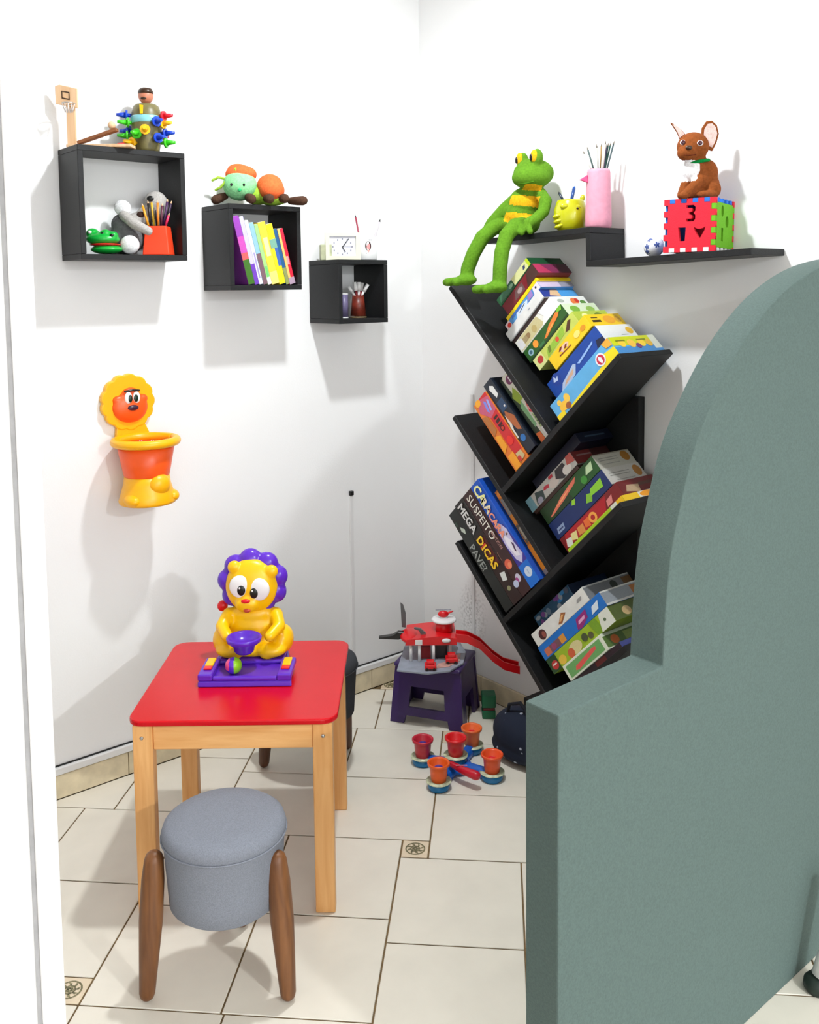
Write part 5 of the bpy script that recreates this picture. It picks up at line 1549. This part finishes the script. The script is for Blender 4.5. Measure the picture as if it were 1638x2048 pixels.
gg = thing('toy_garage', 'red and grey toy garage with slide on the purple step stool', 'toy', (-0.232, -0.325, Hs + 0.001), FACE)
GBL = mat('garage_base_grey_blue', lin(150, 158, 172), 0.45, 0.16, 25)
pg = [(-0.135, -0.155), (-0.03, -0.185), (0.05, -0.165), (0.1, -0.1), (0.115, 0.0), (0.1, 0.09), (0.02, 0.15), (-0.07, 0.15), (-0.11, 0.06)]
nn = len(pg)
MB().add([(x, y, 0) for x, y in pg] + [(x, y, 0.008) for x, y in pg], [tuple(range(nn))[::-1], tuple(range(nn, 2 * nn))] + [(i, (i + 1) % nn, nn + (i + 1) % nn, nn + i) for i in range(nn)]).build('base_plate', GBL, gg, 0.002, 2)
pg = [(0.0, -0.15), (0.045, -0.14), (0.088, -0.09), (0.095, -0.02), (0.07, -0.03), (0.05, -0.09), (0.01, -0.11)]
nn = len(pg)
MB().add([(x, y, 0.0083) for x, y in pg] + [(x, y, 0.0098) for x, y in pg], [tuple(range(nn))[::-1], tuple(range(nn, 2 * nn))] + [(i, (i + 1) % nn, nn + (i + 1) % nn, nn + i) for i in range(nn)]).build('road_print', mat('road_pale_red', lin(206, 160, 150), 0.5, 0.25, 60), gg)
for (x, y) in ((-0.085, -0.08), (-0.055, -0.085), (-0.005, -0.085), (0.055, -0.06), (-0.08, 0.06), (0.05, 0.06)):
    MB().cyl((x, y, 0.0083), (x, y, 0.068), 0.0055, 0.0055, 10).build('post', WHT, gg)
MB().box(-0.05, -0.015, -0.06, -0.03, 0.0083, 0.05).build('lift_door', plastic('wine', (150, 24, 30)), gg)
MB().box(0.0, 0.045, -0.055, -0.02, 0.0083, 0.058).build('lift_shaft', plastic('garage_dark', (40, 36, 40)), gg)
b = MB()
b.prism([(-0.105, 0.068), (0.078, 0.068), (0.075, 0.092), (0.02, 0.1), (-0.05, 0.094), (-0.1, 0.088)], -0.09, 0.06)
b.ell((-0.09, -0.03, 0.082), 0.035, 0.06, 0.018)
b.build('upper_deck', REDP, gg)
MB().box(-0.07, -0.045, -0.096, -0.0905, 0.072, 0.088).build('deck_panel', WHT, gg)
MB().ell((0.04, -0.095, 0.086), 0.016, 0.006, 0.008).build('deck_lamp', WHT, gg)
MB().lathe([(0.0, 0.09), (0.031, 0.09), (0.031, 0.132), (0.0, 0.132)], 28, 0, None, (0.035, -0.02)).build('tower', REDP, gg)
MB().lathe([(0.0, 0.1325), (0.044, 0.1325), (0.046, 0.137), (0.04, 0.142), (0.0, 0.142)], 32, 0, None, (0.035, -0.02)).build('helipad', WHT, gg)
b = MB()
b.tube([(0.085, -0.095, 0.078), (0.12, -0.1, 0.07), (0.17, -0.105, 0.045), (0.215, -0.11, 0.0), (0.25, -0.11, -0.025), (0.295, -0.11, -0.038)], [0.004] * 6, 8)
sl = [(0.075, 0.09), (0.115, 0.085), (0.16, 0.062), (0.205, 0.016), (0.245, -0.014), (0.30, -0.03)]
b2 = MB()
for i in range(len(sl) - 1):
    (x0, z0), (x1, z1) = sl[i], sl[i + 1]
    for (ya, yb, za, zb) in ((-0.098, -0.05, -0.008, 0.0), (-0.098, -0.092, 0.0, 0.02), (-0.056, -0.05, 0.0, 0.02)):
        vs = [(x, y, z + dz) for (x, z) in ((x0, z0), (x1, z1)) for y in (ya, yb) for dz in (za, zb)]
        b2.add(vs, [(0, 1, 3, 2), (4, 6, 7, 5), (0, 4, 5, 1), (2, 3, 7, 6), (0, 2, 6, 4), (1, 5, 7, 3)])
b2.build('slide', REDP, gg)
MB().prism([(-0.2, 0.074), (-0.2, 0.079), (-0.15, 0.086), (-0.13, 0.098), (-0.105, 0.096), (-0.105, 0.076), (-0.13, 0.07)], -0.04, -0.02).build('black_arm', BLK, gg, 0.001, 1)
MB().prism([(-0.118, 0.098), (-0.103, 0.096), (-0.103, 0.15), (-0.112, 0.182), (-0.122, 0.19)], 0.01, 0.016).build('crane_blade', plastic('slate_dark', (90, 92, 94)), gg, 0.001, 1)
MB().prism([(-0.05, 0.097), (-0.03, 0.099), (-0.05, 0.118), (-0.072, 0.122), (-0.074, 0.117), (-0.056, 0.11)], -0.06, -0.05).build('sign_arm', plastic('slate_dark', (90, 92, 94)), gg, 0.001, 1)
heli = thing('toy_helicopter', 'tiny red toy helicopter on the white pad of the garage', 'toy', (-0.232 + 0.035 * math.cos(FACE) + 0.02 * math.sin(FACE), -0.325 + 0.035 * math.sin(FACE) - 0.02 * math.cos(FACE), Hs + 0.1435), FACE)
MB().ell((-0.002, 0, 0.014), 0.02, 0.011, 0.0125).build('fuselage', REDP, heli)
MB().tube([(0.012, 0, 0.016), (0.032, 0, 0.024)], [0.005, 0.0025], 8).build('tail', REDP, heli)
MB().box(-0.03, 0.026, -0.002, 0.002, 0.0285, 0.030).build('rotor', plastic('slate', (120, 120, 136)), heli)
for s in (-1, 1):
    MB().cyl((-0.016, s * 0.007, 0.002), (0.014, s * 0.007, 0.002), 0.0016, None, 6).build('skid', WHT, heli)


def toy_car(label, x, y, z, sc):
    o = thing('toy_car', label, 'toy', (-0.232 + x * math.cos(FACE) - y * math.sin(FACE), -0.325 + x * math.sin(FACE) + y * math.cos(FACE), Hs + 0.001 + z), FACE)
    MB().box(-0.024 * sc, 0.024 * sc, -0.02 * sc, 0.02 * sc, 0.004, 0.022 * sc).build('body', REDP, o, 0.003, 2)
    MB().box(-0.016 * sc, 0.016 * sc, -0.014 * sc, 0.016 * sc, 0.0222 * sc, 0.036 * sc).build('cabin', REDP, o, 0.003, 2)
    for sx in (-1, 1):
        for s2 in (-1, 1):
            MB().cyl((sx * 0.015 * sc, s2 * 0.018 * sc, 0.005), (sx * 0.015 * sc, s2 * 0.0215 * sc, 0.005), 0.005, None, 10).build('wheel', BLK, o)
    return o


toy_car('small red toy car at the front edge of garage base', -0.018, -0.157, 0.0103, 0.85)
toy_car('red toy car parked under the garage deck at right', 0.058, -0.1, 0.0103, 0.9)

nv = thing('navy_bag', 'navy cloth bag with white specks slumped under the bookcase', 'bag', (-0.21, -0.80, 0))
m = bpy.data.materials.new('navy_cloth_specks')
m.use_nodes = True
nt = m.node_tree
bs = nt.nodes['Principled BSDF']
bs.inputs['Roughness'].default_value = 0.9
tc = nt.nodes.new('ShaderNodeTexCoord')
vo = nt.nodes.new('ShaderNodeTexVoronoi')
vo.inputs['Scale'].default_value = 30
nt.links.new(tc.outputs['Object'], vo.inputs['Vector'])
rp = nt.nodes.new('ShaderNodeValToRGB')
rp.color_ramp.elements[0].position = 0.16
rp.color_ramp.elements[0].color = (0.45, 0.5, 0.6, 1)
rp.color_ramp.elements[1].position = 0.2
rp.color_ramp.elements[1].color = lin(10, 22, 44) + (1,)
nt.links.new(vo.outputs['Distance'], rp.inputs['Fac'])
nt.links.new(rp.outputs['Color'], bs.inputs['Base Color'])
b = MB()
b.ell((-0.02, 0.02, 0.085), 0.09, 0.13, 0.085)
b.ell((0.0, -0.06, 0.095), 0.09, 0.14, 0.095)
b.ell((-0.03, 0.03, 0.04), 0.08, 0.12, 0.04)
b.ell((0.0, -0.05, 0.05), 0.1, 0.16, 0.05)
b.blend('cloth_body', m, nv, 0.007, 5)
b = MB()
b.tube([(-0.05, 0.08, 0.14), (-0.06, 0.06, 0.185), (-0.05, 0.02, 0.2), (-0.05, -0.02, 0.17)], 0.006, 8)
b.build('strap', mat('navy_strap', lin(8, 14, 26), 0.9, 0.2, 80), nv)

gb = thing('green_toy', 'small dark green block toy with red mouth beside the purple stool', 'toy', (-0.108, -0.478, 0), FACE)
DGN = plastic('deep_green', (14, 104, 66), 0.45)
MB().box(-0.024, 0.024, -0.024, 0.024, 0.0, 0.03).build('lower_block', DGN, gb, 0.004, 2)
MB().box(-0.021, 0.021, -0.021, 0.021, 0.0305, 0.04).build('mouth', plastic('dark_red', (110, 20, 24)), gb, 0.002, 2)
MB().box(-0.025, 0.025, -0.025, 0.025, 0.0405, 0.088).build('upper_block', DGN, gb, 0.004, 2)

# --- ring of play pots
pt_ = thing('pot_game', 'blue star shaped game base with five orange and red pots on floor', 'toy', (-0.45, -0.675, 0))
spots = [(-0.056, 0.098, (196, 40, 60)), (-0.118, -0.05, (240, 96, 30)), (0.045, -0.12, (236, 84, 36)), (0.118, 0.05, (240, 110, 50)), (0.0, 0.0, (222, 30, 36))]
b = MB()
for (x, y, c) in spots[:4]:
    b.tube([(0, 0, 0.012), (x, y, 0.012)], [0.022, 0.02], 12)
b.ell((0, 0, 0.013), 0.055, 0.055, 0.013)
b.blend('base', BLUE, pt_, 0.0045, 4)
for i, (x, y, c) in enumerate(spots):
    z0 = 0.024 if i == 4 else 0.0
    MB().lathe([(0.0, z0), (0.031, z0), (0.034, z0 + 0.006), (0.034, z0 + 0.024), (0.0, z0 + 0.024)], 28, 0, None, (x, y)).build('pot_foot', plastic('sea_blue', (16, 116, 176)), pt_)
    MB().lathe([(0.0, z0 + 0.0242), (0.0395, z0 + 0.0242), (0.0395, z0 + 0.0262), (0.0, z0 + 0.0262)], 28, 0, None, (x, y)).build('sticker_disc', mat('disc_pale_print', lin(206, 214, 180), 0.4, 0.45, 70), pt_)
    z1 = z0 + 0.0264
    pm = plastic('pot_%d' % i, c, 0.3)
    MB().lathe([(0.0, z1), (0.0235, z1), (0.026, z1 + 0.02), (0.0285, z1 + 0.048), (0.0345, z1 + 0.05), (0.0355, z1 + 0.057), (0.033, z1 + 0.059), (0.0275, z1 + 0.055), (0.024, z1 + 0.03), (0.0, z1 + 0.026)], 28, 0, None, (x, y)).build('pot', pm, pt_)
    MB().ell((x, y, z1 + 0.036), 0.0165, 0.0165, 0.011).build('seed', plastic('indigo', (70, 40, 140)) if i in (0, 1) else REDP, pt_)
ml = thing('toy_mallet', 'red toy mallet lying across the blue pot game', 'toy', (-0.498, -0.735, 0.036), FACE)
MB().tube([(-0.02, 0.02, 0.012), (0.02, -0.02, 0.010), (0.055, -0.045, 0.008)], [0.009, 0.0125, 0.0145], 14).build('handle', plastic('mallet_red', (196, 16, 44)), ml)
MB().box(-0.006, 0.03, -0.012, -0.008, 0.0225, 0.0235).build('pale_label', plastic('pale_pink', (236, 150, 170)), ml)

# --- white chair foot at the lower right edge
cf = thing('chair_leg', 'white chair leg with black rubber foot at lower right corner', 'chair', (-0.489, -1.893, 0), FACE)
MB().lathe([(0.0, 0.0), (0.026, 0.0), (0.031, 0.008), (0.03, 0.022), (0.022, 0.032), (0.0, 0.033)], 24).build('rubber_foot', mat('rubber_dark_green', lin(26, 40, 34), 0.6, 0.3, 60), cf)
MB().tube([(0.006, 0, 0.034), (0.03, 0.0, 0.12), (0.075, 0.0, 0.26)], [0.02, 0.021, 0.022], 16, 0, None, False).build('shaft', WHT, cf)
